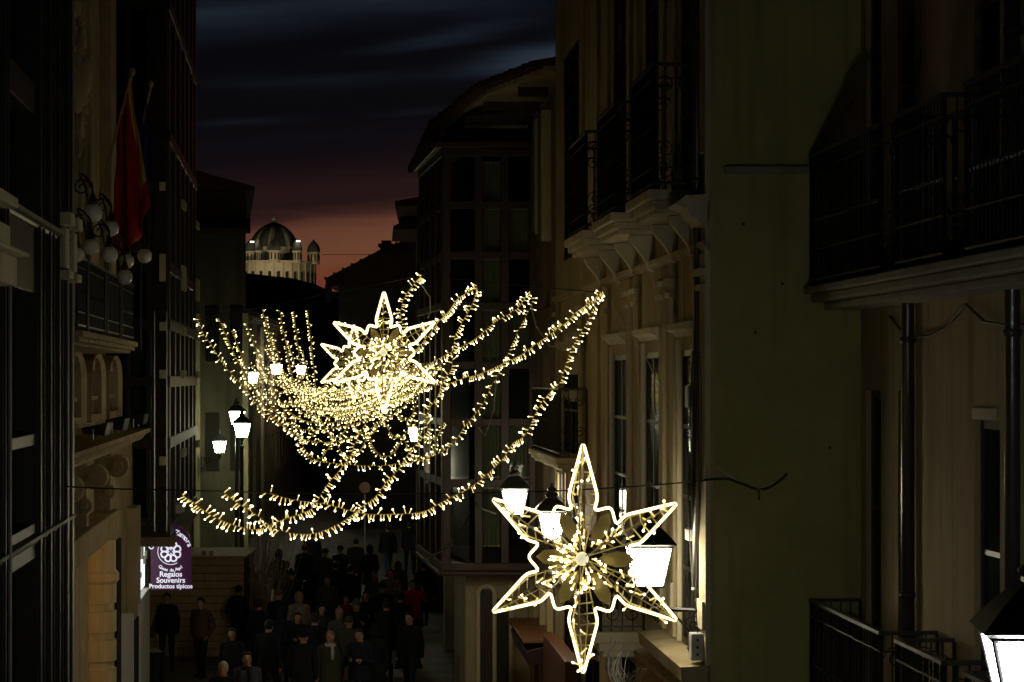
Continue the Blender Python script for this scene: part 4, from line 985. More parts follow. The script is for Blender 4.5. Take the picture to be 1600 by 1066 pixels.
def make_star(center, R_, yaw, label, detail=1.0, seed=1, rope=.0118):
    r2 = random.Random(seed)
    o = thing('light_star', center, label, 'light star', 'lit stars hung over the street')
    o.rotation_euler = (0, 0, yaw)
    V = lambda x, z, d=0: Vector((x, d, z))
    def bld(m, name, mt, **k):
        q = m.build(name, mt, None, **k); q.parent = o; return q
    pts = rounded(star_outline(R_))
    m = MB(); m.tube([V(x, z) for x, z in pts], rope, 8, True); bld(m, 'rope_light', NEON, smooth=True)
    for k in range(6):
        a = PI/2+k*PI/3
        A = lambda r_, da, d=0: V(R_*r_*math.cos(a+R(da)), R_*r_*math.sin(a+R(da)), d)
        m = MB()
        for da in (-11, 11): m.tube([A(.05, 0, .03), A(.42, da, .03), A(.547, da*1.05, .03), A(.97, da*.06, .02)], .0075, 4)
        m.tube([A(.06, 0, -.06), A(.5, 0, -.09), A(.97, 0, -.01)], .007, 4); m.tube([A(.06, 3, .05), A(.55, 3, .03), A(.97, 0, .01)], .005, 4)
        for t in range(8):
            r_ = .2+.09*t; w = (12.5 if r_ < .55 else 12.5*(1-r_)/.45)*min(1, r_*2.6)
            m.tube([A(r_, -w, .03), A(r_, 0, -.08 if r_ < .7 else -.03), A(r_, w, .03)], .006, 4)
        bld(m, 'wire_arm', M['goldwire'])
        for t in range(int(13*detail)):
            r_ = .16+.76*r2.random(); w = 11 if r_ < .55 else 11*(1-r_)/.45
            p = A(r_, r2.uniform(-w, w), r2.uniform(-.07, .02)); ang = r2.uniform(0, 2*PI)
            put_bulb(o, p, (math.cos(ang), r2.uniform(-.7, .3), math.sin(ang)), .062, .0075, .0125, r2.random() < .06)
        # petal plate between the arms
        b = a+PI/6; B = lambda r_, w, d: V(R_*(r_*math.cos(b)-w*math.sin(b)), R_*(r_*math.sin(b)+w*math.cos(b)), d)
        outl = [(.12, 0), (.18, .04), (.29, .068), (.38, .058), (.455, 0), (.38, -.058), (.29, -.068), (.18, -.04)]
        m = MB(); n = len(outl)
        for d in (.035, .045):
            for r_, w in outl: m.v.append(B(r_, w, d))
        m.f += [tuple(range(n)), tuple(range(n, 2*n))[::-1]]+[(q, (q+1) % n, n+(q+1) % n, n+q) for q in range(n)]
        bld(m, 'petal_plate', PETAL)
    m = MB(); m.ell((0, -.02, 0), (.055, .045, .055), 14, 10); bld(m, 'hub', emit_mat('hub_glow', (1, .95, .6), .45), smooth=True)
    for t in range(int(58*detail)):
        a = r2.uniform(0, 2*PI); r_ = R_*r2.uniform(.05, .24)
        put_bulb(o, V(r_*math.cos(a), r_*math.sin(a), -.04), (math.cos(a), -.8, math.sin(a)), .055, .0075, .0125)
    return o
PETAL = rough_mat('petal_gold_plate', (.20, .165, .075), (.29, .24, .11), 6, .4, .1, 40, .5, metal=.3)
make_star(px(911, 873, 18), .915, R(-24), 'big lit six pointed star hanging low at the lower right, in front of the lanterns', 1.0, 1)
make_star(px(600, 551, 33.6), .90, R(-12), 'upper lit six pointed star in front of the dense fairy lights', 1.0, 2, .0195)
make_star(px(553, 568, 55), .93, R(14), 'far lit six pointed star half hidden behind the upper star', .6, 3, .025)

# ------------------------------------------------------------------ garlands of fairy lights
def resample(path, step):
    out = [path[0]]; acc = 0
    for a, b in zip(path, path[1:]):
        L = (b-a).length
        if L < 1e-9: continue
        while acc+L >= step:
            t = (step-acc)/L; a = a+(b-a)*t; out.append(a.copy()); L = (b-a).length; acc = 0
        acc += L
    return out
GAR = 'strings of fairy lights swagged over the street'
def garland(path, label, near=False, step=.056, L=.06, seed=0, rt=.013, rr=.0065, per=1.0, far=False):
    r2 = random.Random(seed)
    base = path[len(path)//2].copy()
    o = thing('fairy_light_string', base, label, 'fairy lights', GAR)
    m = MB(); m.tube(resample(path, .12)+[path[-1]], .006, 4); m.build('cord', M['goldcord'], o)
    pts = resample(path, step); rod, tip, cold = MB(), MB(), MB()
    for k, p in enumerate(pts):
        if r2.random() > per: continue
        t = (pts[min(k+1, len(pts)-1)]-pts[max(k-1, 0)]).normalized()
        side = t.cross(Vector((0, 1, 0)))
        if side.length < .05: side = Vector((1, 0, 0))
        side.normalize()
        if side.z > 0: side = -side
        # bulbs stand off the cord on both sides, most of them drooping
        sg = 1 if r2.random() < .68 else -1
        d = side*sg*r2.uniform(.6, 1)+t*r2.uniform(-.8, .8)+Vector((0, r2.uniform(-.7, .7), 0)); d.normalize()
        l_ = L*r2.uniform(.75, 1.15); isc = r2.random() < .025
        if near: put_bulb(o, p-base, d, L, rr, rt, isc)
        else:
            bulb_geo(rod, p, d, l_, rr, 0); tip_geo(cold if isc else tip, p, d, l_, rt*r2.uniform(.62, 1.22))
    if not near:
        rod.build('bulb_body', RODF if far else ROD, o, kind='stuff'); tip.build('bulb', TIPF if far else TIP, o, kind='stuff')
        if cold.f: cold.build('cold_bulb', COLD, o, kind='stuff')
    return o
M['goldcord'] = rough_mat('garland_cord', (.22, .16, .06), (.32, .24, .1), 10, .6, 0)
def pxpath(pp, Ya, Yb):
    n = len(pp); return catmull([px(x, y, Ya+(Yb-Ya)*k/(n-1)) for k, (x, y) in enumerate(pp)])
near_specs = [
 ([(937, 458), (915, 507), (893, 544), (875, 597), (860, 612), (847, 629), (834, 651), (821, 680), (802, 692), (789, 713), (768, 735), (735, 762), (697, 781), (668, 797), (646, 802), (603, 804), (568, 803), (536, 795), (504, 787), (458, 781), (412, 768)], 27, 21,
  'deep string from the rightmost hook curving down to the swags over the crowd'),
 ([(941, 456), (922, 472), (901, 487), (882, 506), (863, 520), (837, 538), (815, 554), (786, 568), (751, 584), (729, 590), (697, 600), (660, 606), (620, 622), (575, 638), (520, 648)], 27, 33,
  'shallow string from the rightmost hook running left behind the upper star'),
 ([(828, 456), (831, 476), (815, 507), (802, 533), (789, 565), (770, 600), (754, 632), (726, 667), (706, 696), (681, 711), (660, 719), (619, 725), (592, 728), (552, 727), (512, 723), (493, 719), (477, 703), (466, 684), (445, 666), (420, 650), (399, 628), (385, 608), (367, 590), (346, 566), (333, 543), (318, 522), (310, 499)], 31, 33,
  'outermost long string from the second hook round to the far left top'),
 ([(826, 458), (808, 482), (773, 504), (742, 530), (713, 546), (675, 566), (640, 585), (600, 602), (560, 612)], 31, 34,
  'shallow string from the second hook down into the upper star'),
 ([(745, 447), (738, 476), (722, 504), (710, 530), (706, 574), (694, 594), (684, 619), (665, 650), (668, 674), (644, 701), (619, 738), (603, 754), (587, 776), (566, 792), (539, 813), (504, 830), (474, 835), (431, 827), (399, 803), (372, 787), (349, 769)], 26, 20,
  'steep string from the third hook down to the lowest swag over the crowd'),
 ([(745, 450), (716, 466), (700, 488), (687, 501), (665, 530), (640, 556), (610, 580), (570, 598)], 30, 34,
  'short string from the third hook to the right arm of the upper star'),
 ([(659, 431), (649, 441), (633, 463), (626, 487), (628, 510), (622, 560), (606, 610), (578, 650), (556, 690), (548, 712), (526, 740), (508, 762), (490, 792), (469, 803), (442, 812), (415, 824), (391, 827), (361, 819), (329, 805), (305, 787), (283, 772)], 26, 19.5,
  'string from the topmost hook through the upper star down to the lower left end'),
]
for k, (pp, a, c, lab) in enumerate(near_specs):
    garland(pxpath(pp, a, c), lab, False, .051 if k not in (2, 3) else .050, .066, 100+k, .0115, .0062)
# the dense tiers behind: each crossing hangs from a hook on the left, sags, and rises to the right
lefts = [(342, 499), (362, 520), (385, 504), (410, 484), (424, 520), (437, 487), (459, 488), (481, 488), (500, 512), (452, 540), (474, 548), (430, 560), (498, 545), (468, 572), (520, 560), (405, 560), (392, 572), (415, 545), (440, 580), (385, 585)]
where = ['second from the left top of the dense tiers', 'third from the left top of the dense tiers', 'fourth from the left top of the dense tiers', 'fifth from the left, the highest of the dense tiers', 'sixth of the dense tiers, low between two high ends', 'seventh of the dense tiers by the middle left', 'eighth of the dense tiers left of the far star', 'ninth of the dense tiers nearest the far star',
         'tier ending beside the upper left point of the far star', 'inner tier below the middle left ends', 'inner tier right of the greenish lantern', 'inner tier just above the greenish lantern', 'inner tier touching the far star', 'small inner tier beside the far lanterns', 'small inner tier behind the far star', 'low inner tier beside the left lanterns', 'inner tier over the greenish lantern', 'inner tier above the nearer far lantern', 'inner tier across both far lanterns', 'lowest inner tier at the left edge of the mass']
r3 = random.Random(21)
for k, (lx, ly) in enumerate(lefts):
    Y = 35+1.4*k
    t = k/(len(lefts)-1)
    rx, ry = 688-72*t+r3.uniform(-10, 10), 572+16*t+r3.uniform(-8, 8)
    deep = (688, 670, 656, 646, 640, 636, 632, 630, 628)[k] if k < 9 else 628-20*(k-9)/10+r3.uniform(-8, 8)
    mx = 478+16*t+r3.uniform(-10, 12)
    pp = []
    for j in range(11):
        u = j/10; x = lx+(rx-lx)*u
        um = (mx-lx)/(rx-lx)
        y0 = ly+(ry-ly)*u; q = u/um*.5 if u < um else .5+(u-um)/(1-um)*.5
        sag = deep-(ly+(ry-ly)*um)
        y = y0+sag*(math.sin(PI*q)**.85)
        pp.append((x, y+r3.uniform(-2, 2)))
    garland(pxpath(pp, Y, Y+1.5), 'far swag of fairy lights, '+where[k], False, .034, .05, 300+k, .0105, .005, far=True)
    if k % 2 == 0 and k > 1:         # scalloped cross strand
        pp = []
        for j in range(11):
            u = j/10; x = lx+20+(rx-lx-40)*u; pp.append((x, ly+40+(min(deep, 640)-ly-50)*(.5+.5*abs(math.sin(PI*u*1.5+.3*k)))+r3.uniform(-3, 3)))
        garland(pxpath(pp, Y+.6, Y+1.4), 'scalloped cross strand over the '+where[k], False, .037, .05, 500+k, .0105, .005, far=True)

for q, (xa, xb, yb, amp, lob, Y, lab) in enumerate(((466, 684, 690, 34, 4, 34.5, 'lowest scalloped strand with four loops under the dense tiers'), (452, 694, 660, 32, 5, 36.2, 'middle scalloped strand with five loops under the dense tiers'), (440, 650, 634, 26, 6, 40.2, 'upper scalloped strand with six loops in the dense tiers'))):
    pp = []
    for j in range(lob*8+1):
        u = j/(lob*8); pp.append((xa+(xb-xa)*u, yb+amp*abs(math.sin(PI*u*lob))**.8-10*math.sin(PI*u)+r3.uniform(-1.5, 1.5)))
    garland(pxpath(pp, Y, Y+.6), lab, False, .037, .052, 700+q, .0110, .005, far=True)
# ------------------------------------------------------------------ overhead cables
def cable(pts, label, r=.006, mt='cable', name='overhead_cable', sag=0, cat='cable', n=14):
    P = []
    for a, b in zip(pts, pts[1:]):
        for k in range(n):
            t = k/n; P.append(a+(b-a)*t+Vector((0, 0, -sag*4*t*(1-t))))
    P.append(pts[-1])
    m = MB(); m.tube(P, r, 5); return tag(m.build(name, M[mt], smooth=True), label, cat)
cable([FL(22.75, .0, H-1.02), px(285, 766, 20.5), px(780, 770, 21), px(1112, 750, 21.96)], 'thin level cable carrying the low swags, from the left house to the olive wall', .007, sag=.02)
cable([FB(30.9, .05, px(945, 447, 30.9).z), px(940, 457, 27), px(659, 430, 26), px(310, 498, 33), FL(60, .1, H+1.6)], 'thin high cable from the carved pilaster past the garland hooks', .005, sag=.01)
cable([px(945, 447, 30.8), px(1010, 560, 26), px(1075, 680, 24), px(1112, 722, 22.0), px(1190, 766, 21.96)], 'slack wire running down from the carved pilaster to the olive wall', .005, 'palecable', sag=.04)
cable([px(830, 478, 31), px(838, 510, 30.8), px(858, 540, 30.5), px(885, 547, 30), px(903, 541, 29)], 'loose lead looping between the second and rightmost strings', .008, 'palecable', sag=.0)
cable([px(655, 440, 26), px(672, 465, 26), px(672, 490, 26), px(668, 497, 26)], 'loose lead dangling at the topmost hook', .008, 'palecable')
cable([px(803, 398, 75), px(503, 398, 110)], 'faint wire crossing the red sky beside the dome', .012)
cable([px(775, 590, 31), px(772, 640, 31), px(758, 682, 31), px(748, 668, 31)], 'loose lead hanging in front of the wooden gallery', .006, 'palecable')
cable([px(742, 785, 18.2), px(752, 795, 18.1), px(775, 803, 18.1)], 'pale lead at the left point of the big star', .007, 'palecable')
cable([px(660, 875, 40), px(690, 862, 40), px(715, 840, 41), px(735, 800, 42)], 'sagging lead under the wooden gallery', .012)
cable([px(911, 690, 18), px(911, 764, 21)], 'short hanger holding the big star to the level cable', .004)
cable([px(600, 455, 33.6), px(600, 443, 33.6), px(659, 430, 26)], 'short hanger holding the upper star', .004)
cable([px(553, 510, 55), px(553, 470, 55), px(470, 455, 62)], 'hanger of the far star', .005)

# ------------------------------------------------------------------ flags and globe lamps on the stone house
def build_flags():
    def flagcloth(m, poleA, poleB, L, width, folds, seed, sway):
        """cloth hung from a slanting pole, gathered into folds; returns grid of points"""
        n, k = 24, 26; rows = []
        for i in range(n+1):
            t = i/n; row = []
            for j in range(k+1):
                u = j/k
                top = poleA+(poleB-poleA)*u
                # gathers together as it falls
                g = .35+.65*(t**.8)
                cxy = poleA+(poleB-poleA)*.72
                p = top*(1-t)+(cxy+Vector((width*(u-.5)*g, .10*math.sin(u*folds*PI+t*2), 0)))*t
                p.z = top.z*(1-.0)-L*t*(.94+.06*math.sin(u*5)) if True else 0
                p.x += sway*t*t; p.y += .10*math.sin(u*folds*PI+seed)*min(1, t*2)
                row.append(p)
            rows.append(row)
        return rows
    red = rough_mat('flag_red', (.30, .012, .010), (.42, .02, .014), 5, .8, .2, 60, .2); yel = rough_mat('flag_yellow', (.55, .33, .02), (.65, .4, .03), 5, .8, .2, 60, .2)
    blu = rough_mat('flag_blue', (.012, .02, .10), (.02, .03, .15), 5, .8, .2, 60, .2)
    for nm, lab, p0, p1, p2, Ya, Yb, mats, L, wd in (
        ('red_flag', 'red flag with a yellow band hanging in folds on the stone house', (128, 425), (150, 330), (207, 112), 31.2, 30.6, (red, yel), 2.15, .52),
        ('blue_flag', 'dark blue flag hanging from a slanting pole behind the red flag', (172, 400), (200, 320), (236, 132), 34.5, 34.2, (blu, blu), 1.6, .26)):
        a, bq, c = px(*p0, Ya), px(*p1, (Ya+Yb)/2), px(*p2, Yb)
        o = thing('flag', a, lab, 'flag')
        m = MB(); m.tube([a, bq, c], .022, 7); m.ell(c, (.04, .04, .06), 8, 6); m.build('pole', M['plank'], o)
        # the cloth
        top0 = a+(c-a)*.70; top1 = a+(c-a)*.98; n, k = 26, 24; v = []; f = []; me = bpy.data.meshes.new('cloth')
        for i in range(n+1):
            t = i/n
            for j in range(k+1):
                u = j/k; tp = top0+(top1-top0)*u
                spread = wd*(.55+.45*t) if nm == 'red_flag' else wd*(.8+.3*t)
                bx = (top0.x+top1.x)/2+(u-.5)*spread+(.10*t if nm == 'red_flag' else 0)
                w = min(1, t*2.2)
                x = tp.x*(1-w)+bx*w
                z = tp.z-(L*(.86+.14*math.sin(u*PI+.4)))*t - (tp.z-top1.z)*t*.55
                edge = 1 if u < .74 else .25
                y = tp.y+edge*(.13*math.sin(u*15+t*3.1)+.05*math.sin(u*29+1))*(.3+.7*w)
                x += .025*math.sin(u*15+t*3.1+1.2)*w
                v.append(Vector((x, y, z))-a)
        for i in range(n):
            for j in range(k): f.append((i*(k+1)+j, i*(k+1)+j+1, (i+1)*(k+1)+j+1, (i+1)*(k+1)+j))
        me.from_pydata([tuple(q) for q in v], [], f); me.materials.append(mats[0]); me.materials.append(mats[1])
        for q, pl in enumerate(me.polygons):
            j = q % k; pl.use_smooth = True; pl.material_index = 1 if nm == 'red_flag' and j >= 19 and q//k < 21 else 0
        oc = bpy.data.objects.new('cloth', me); COL.objects.link(oc); oc.parent = o
        sm = oc.modifiers.new('s', 'SOLIDIFY'); sm.thickness = .006
    # unlit globe lamps on curled iron brackets
    globes = [((145, 333), 25.1, .106, 'highest unlit globe lamp, under the curled bracket'), ((142, 386), 25.0, .092, 'unlit globe lamp left in the middle row'), ((171, 398), 27.3, .102, 'unlit globe lamp in the middle of the row'),
              ((198, 408), 29.9, .098, 'unlit globe lamp at the right of the middle row'), ((195, 433), 29.6, .102, 'lowest unlit globe lamp over the railing'), ((174, 357), 27.6, .094, 'unlit globe lamp half behind the red flag'), ((226, 400), 33.5, .108, 'unlit globe lamp right of the red flag tip'), ((120, 398), 23.4, .078, 'leftmost unlit globe lamp beside the wooden bay')]
    pr = None
    for (x, y), Y, r_, lab in globes:
        p = px(x, y, Y)
        o = thing('globe_lamp', p, lab, 'globe lamp', 'globe lamps on the stone house balcony')
        m = MB(); m.ell(p, (r_, r_, r_), 20, 14); m.build('globe', M['globe'], o, smooth=True)
        m = MB(); m.lathe(p+Vector((0, 0, r_*.86)), [(r_*.5, 0), (r_*.55, .03), (r_*.35, .07), (r_*.2, .12)], 10); m.build('cap', M['iron'], o)
        base = FL(Y+.25, .72, H+.40); m = MB(); t = p+Vector((0, 0, r_+.1))
        q = t+Vector((-.16, .1, .22)); m.tube(catmull([t, t+Vector((-.02, 0, .12)), q, Vector((base.x, base.y, t.z-.1)), base], 8), .014, 6)
        m.tube(spiral(q+Vector((.02, 0, -.14)), .10, (1, 0, 0), (0, 0, 1), 1.5, 20), .010, 5); m.build('bracket', M['iron'], o)
    for i, (x, y, Y) in enumerate(((150, 684, 29.6), (176, 675, 32.6), (214, 660, 36.7))):
        p = FL(Y, .44, H-.797); o = thing('floodlight', p, ('dark floodlight on the stone ledge, nearest of three', 'dark floodlight on the stone ledge, middle of three', 'dark floodlight at the far tip of the stone ledge')[i], 'floodlight', 'floodlights on the stone ledge')
        m = MB(); m.hexa([p+Vector(q) for q in ((-.14, -.2, .08), (.14, -.2, .05), (.14, .2, .05), (-.14, .2, .08), (-.16, -.22, .15), (.18, -.22, .22), (.18, .22, .22), (-.16, .22, .15))]); m.build('housing', M['iron'], o, bevel=.01)
        m = MB(); m.tube([p+Vector((0, -.24, .0)), p+Vector((0, -.24, .13)), p+Vector((0, .24, .13)), p+Vector((0, .24, .0))], .012, 5); m.build('yoke', M['steel'], o)
build_flags()

# ------------------------------------------------------------------ hanging shop sign
def text_mesh(parent, body, size, at, rot=0, mt=None, name='lettering', align='CENTER'):
    cu = bpy.data.curves.new('t', 'FONT'); cu.body = body; cu.size = size; cu.align_x = align; cu.align_y = 'CENTER'; cu.extrude = .003; cu.offset = size*.022
    ob = bpy.data.objects.new('t', cu); COL.objects.link(ob); dg = bpy.context.evaluated_depsgraph_get()
    me = bpy.data.meshes.new_from_object(ob.evaluated_get(dg)); bpy.data.objects.remove(ob)
    me.materials.clear(); me.materials.append(mt)
    o = bpy.data.objects.new(name, me); COL.objects.link(o); o.parent = parent
    o.matrix_local = Matrix.Translation(at) @ Matrix.Rotation(rot, 4, 'Y') @ Matrix.Rotation(R(90), 4, 'X')
    return o
def build_sign():
    Y = 43.2; k = Y/F; c = px(267, 862, Y)
    o = thing('hanging_sign', c, 'purple hanging shop sign with a white flower emblem and white lettering', 'sign')
    maroon = emit_mat('sign_maroon', (.075, .012, .065), .12, (.07, .014, .055)); wl = emit_mat('sign_white_letter', (.86, .85, 1), .55, (.8, .8, .8))
    # board with an arched top
    hw = 31.5*k; pts = [(-hw, -60*k), (hw, -60*k), (hw, 12*k)]+[(hw*math.cos(a), 12*k+30*k*math.sin(a)) for a in [PI*j/16 for j in range(1, 16)]]+[(-hw, 12*k)]
    m = MB(); n = len(pts)
    for d in (0, .07):
        for x, z in pts: m.v.append(c+Vector((x, d, z)))
    m.f += [tuple(range(n)), tuple(range(n, 2*n))[::-1]]+[(q, (q+1) % n, n+(q+1) % n, n+q) for q in range(n)]
    m.build('board', maroon, o)
    m = MB(); m.tube([c+Vector((-hw-.02, .035, 44*k)), c+Vector((-hw-.55, .035, 44*k))], .015, 6); m.tube([c+Vector((-hw*.4, .035, 38*k)), c+Vector((-hw*.6, .035, 46*k)), c+Vector((-hw-.02, .035, 44*k))], .012, 6); m.build('bracket', M['iron'], o)
    # flower emblem: eight outlined petals and a dotted centre
    for j in range(8):
        a = 2*PI*(j+.5)/8; m = MB(); loop = []
        for q in range(14):
            b = 2*PI*q/14; r_, w = 10.6+5.4*math.cos(b), 4.3*math.sin(b)*(1+.35*math.cos(b))
            loop.append(c+Vector(((r_*math.cos(a)-w*math.sin(a))*k, -.006, (r_*math.sin(a)+w*math.cos(a))*k)))
        m.tube(loop, 1.35*k, 5, True); m.build('emblem_petal', wl, o)
    m = MB(); m.tube([c+Vector((20.3*k*math.cos(a), -.006, 20.3*k*math.sin(a))) for a in [R(100)+R(200)*q/20 for q in range(21)]], .55*k, 5); m.build('emblem_ring', wl, o)
    m = MB()
    for j in range(4): a = PI/2*j; m.ell(c+Vector((3*k*math.cos(a), -.006, 3*k*math.sin(a))), (1.1*k, .004, 1.1*k), 6, 4)
    m.build('emblem_dot', wl, o)
    def arc(txt, rad, a0, a1, size, flip, cz=0):
        N = len(txt)
        for q, ch in enumerate(txt):
            if ch == ' ': continue
            a = R(a0+(a1-a0)*(q+.5)/N); rot = (PI/2-a) if not flip else (-PI/2-a)
            text_mesh(o, ch, size, Vector((rad*math.cos(a)*k, -.008, rad*math.sin(a)*k+cz*k)), rot, wl)
    arc('Cosas de Zamora', 31, 172, 14, 11*k, False)
    arc('Cosas de Aquí', 29, 232, 308, 7.0*k, True)
    for tx, y, s in (('Regalos', 897.5, 11.5), ('Souvenirs', 907, 11.5), ('Productos típicos', 916.3, 9.6)):
        text_mesh(o, tx, s*k, Vector((0, -.008, (862-y)*k)), 0, wl)
build_sign()

# ------------------------------------------------------------------ booth, twigs, small street things
def build_booth():
    Y0 = 52.0; x0, x1 = px(215, 0, Y0).x, px(381, 0, Y0).x; ht = 2.22
    o = thing('wooden_booth', ((x0+x1)/2, Y0, 0), 'pale wooden booth clad in level planks behind the two standing men', 'booth')
    m = MB(); m.box(x0+.03, x1-.03, Y0+.04, Y0+2.4, .02, ht-.02); m.build('body', M['dark'], o)
    n = 13; h = ht/n
    for k in range(n):
        m = MB(); j = rnd.uniform(-.006, .006); m.box(x0+rnd.uniform(0, .012), x1-rnd.uniform(0, .012), Y0+j, Y0+.035+j, h*k+.008, h*(k+1)-.008); m.build('plank', M['plank'], o)
    m = MB(); m.box(x0-.05, x1+.05, Y0-.08, Y0+2.5, ht+.003, ht+.06); m.build('roof', M['plank'], o, bevel=.01)
    c = px(322, 868, Y0); m = MB(); m.box(c.x-.12, c.x-.02, Y0+.1, Y0+.2, ht+.062, ht+.16); m.box(c.x+.05, c.x+.15, Y0+.1, Y0+.2, ht+.062, ht+.16); m.build('roof_block', M['plank'], o)
    Y = 53.5; c = px(402, 960, Y); o = thing('bare_shrub', (c.x, Y, 0), 'tall bundle of bare leaning twigs beside the wooden booth', 'shrub')
    m = MB(); r2 = random.Random(4)
    for k in range(150):
        a = r2.uniform(0, 2*PI); r_ = .36*math.sqrt(r2.random()); b = Vector((c.x+r_*math.cos(a), Y+r_*math.sin(a), .3)); L = r2.uniform(1.6, 2.65); d = Vector((r2.gauss(.09, .13), r2.gauss(0, .12), 1)).normalized(); w = Vector((r2.uniform(-.1, .1), r2.uniform(-.1, .1), 0))
        m.tube([b, b+d*L*.5+w, b+d*L], [.010, .008, .003], 4)
    m.build('twig', M['blob'], o, kind='stuff')
    m = MB(); m.lathe((c.x, Y, 0), [(.34, 0), (.44, .5), (.47, .5), (.47, .56), (.40, .56), (.38, .45)], 16); m.build('planter', M['greystone'], o)
    c = px(570, 762, 70); o = thing('round_road_sign', (c.x, 70, 0), 'small round road sign on a post far down the street', 'road sign')
    m = MB(); m.tube([(c.x, 70, c.z), (c.x, 70.03, c.z)], .17, 20); m.build('disc', rough_mat('sign_grey_red', (.3, .16, .13), (.36, .2, .16), 4, .5, 0), o); m = MB(); m.tube([(c.x, 70.06, 0), (c.x, 70.06, c.z+.1)], .03, 8); m.build('post', M['steel'], o)
    for i, (x, y, Y) in enumerate(((240, 1052, 46), )):
        c = px(x, 0, Y); o = thing('litter_bin', (c.x, Y, 0), 'dark round litter bin beside the man under the sign', 'bin'); m = MB(); m.lathe((c.x, Y, 0), [(.17, 0), (.2, .05), (.22, .75), (.24, .78), (.24, .82), (.19, .83)], 14); m.build('body', M['iron'], o); m = MB(); m.lathe((c.x, Y, .83), [(.18, .002), (.05, .06)], 14); m.build('lid', M['steel'], o)
build_booth()

# ------------------------------------------------------------------ people
SKIN = rough_mat('skin', (.34, .19, .13), (.42, .25, .17), 6, .6, 0)
DARKHAIR = rough_mat('dark_hair', (.012, .009, .007), (.025, .018, .012), 30, .6, .3, 120)
def cloth(name, c): return rough_mat(name, tuple(v*.8 for v in c), c, 14, .9, .3, 90, .15)
CL = {k: cloth(k+'_cloth', c) for k, c in dict(black=(.016, .016, .018), navy=(.02, .024, .04), brown=(.10, .055, .03), grey=(.10, .10, .10), red=(.42, .025, .03), beige=(.30, .25, .18), olive=(.06, .06, .035), jeans=(.045, .06, .10), white=(.55, .53, .5), pink=(.4, .2, .22), stripe=(.16, .13, .10), darkred=(.16, .02, .02), slate=(.05, .055, .065)).items()}
EYE = rough_mat('eye_dark', (.01, .01, .01), (.02, .02, .02), 10, .3, 0)
LIP = rough_mat('lip', (.28, .10, .08), (.32, .12, .1), 10, .5, 0)

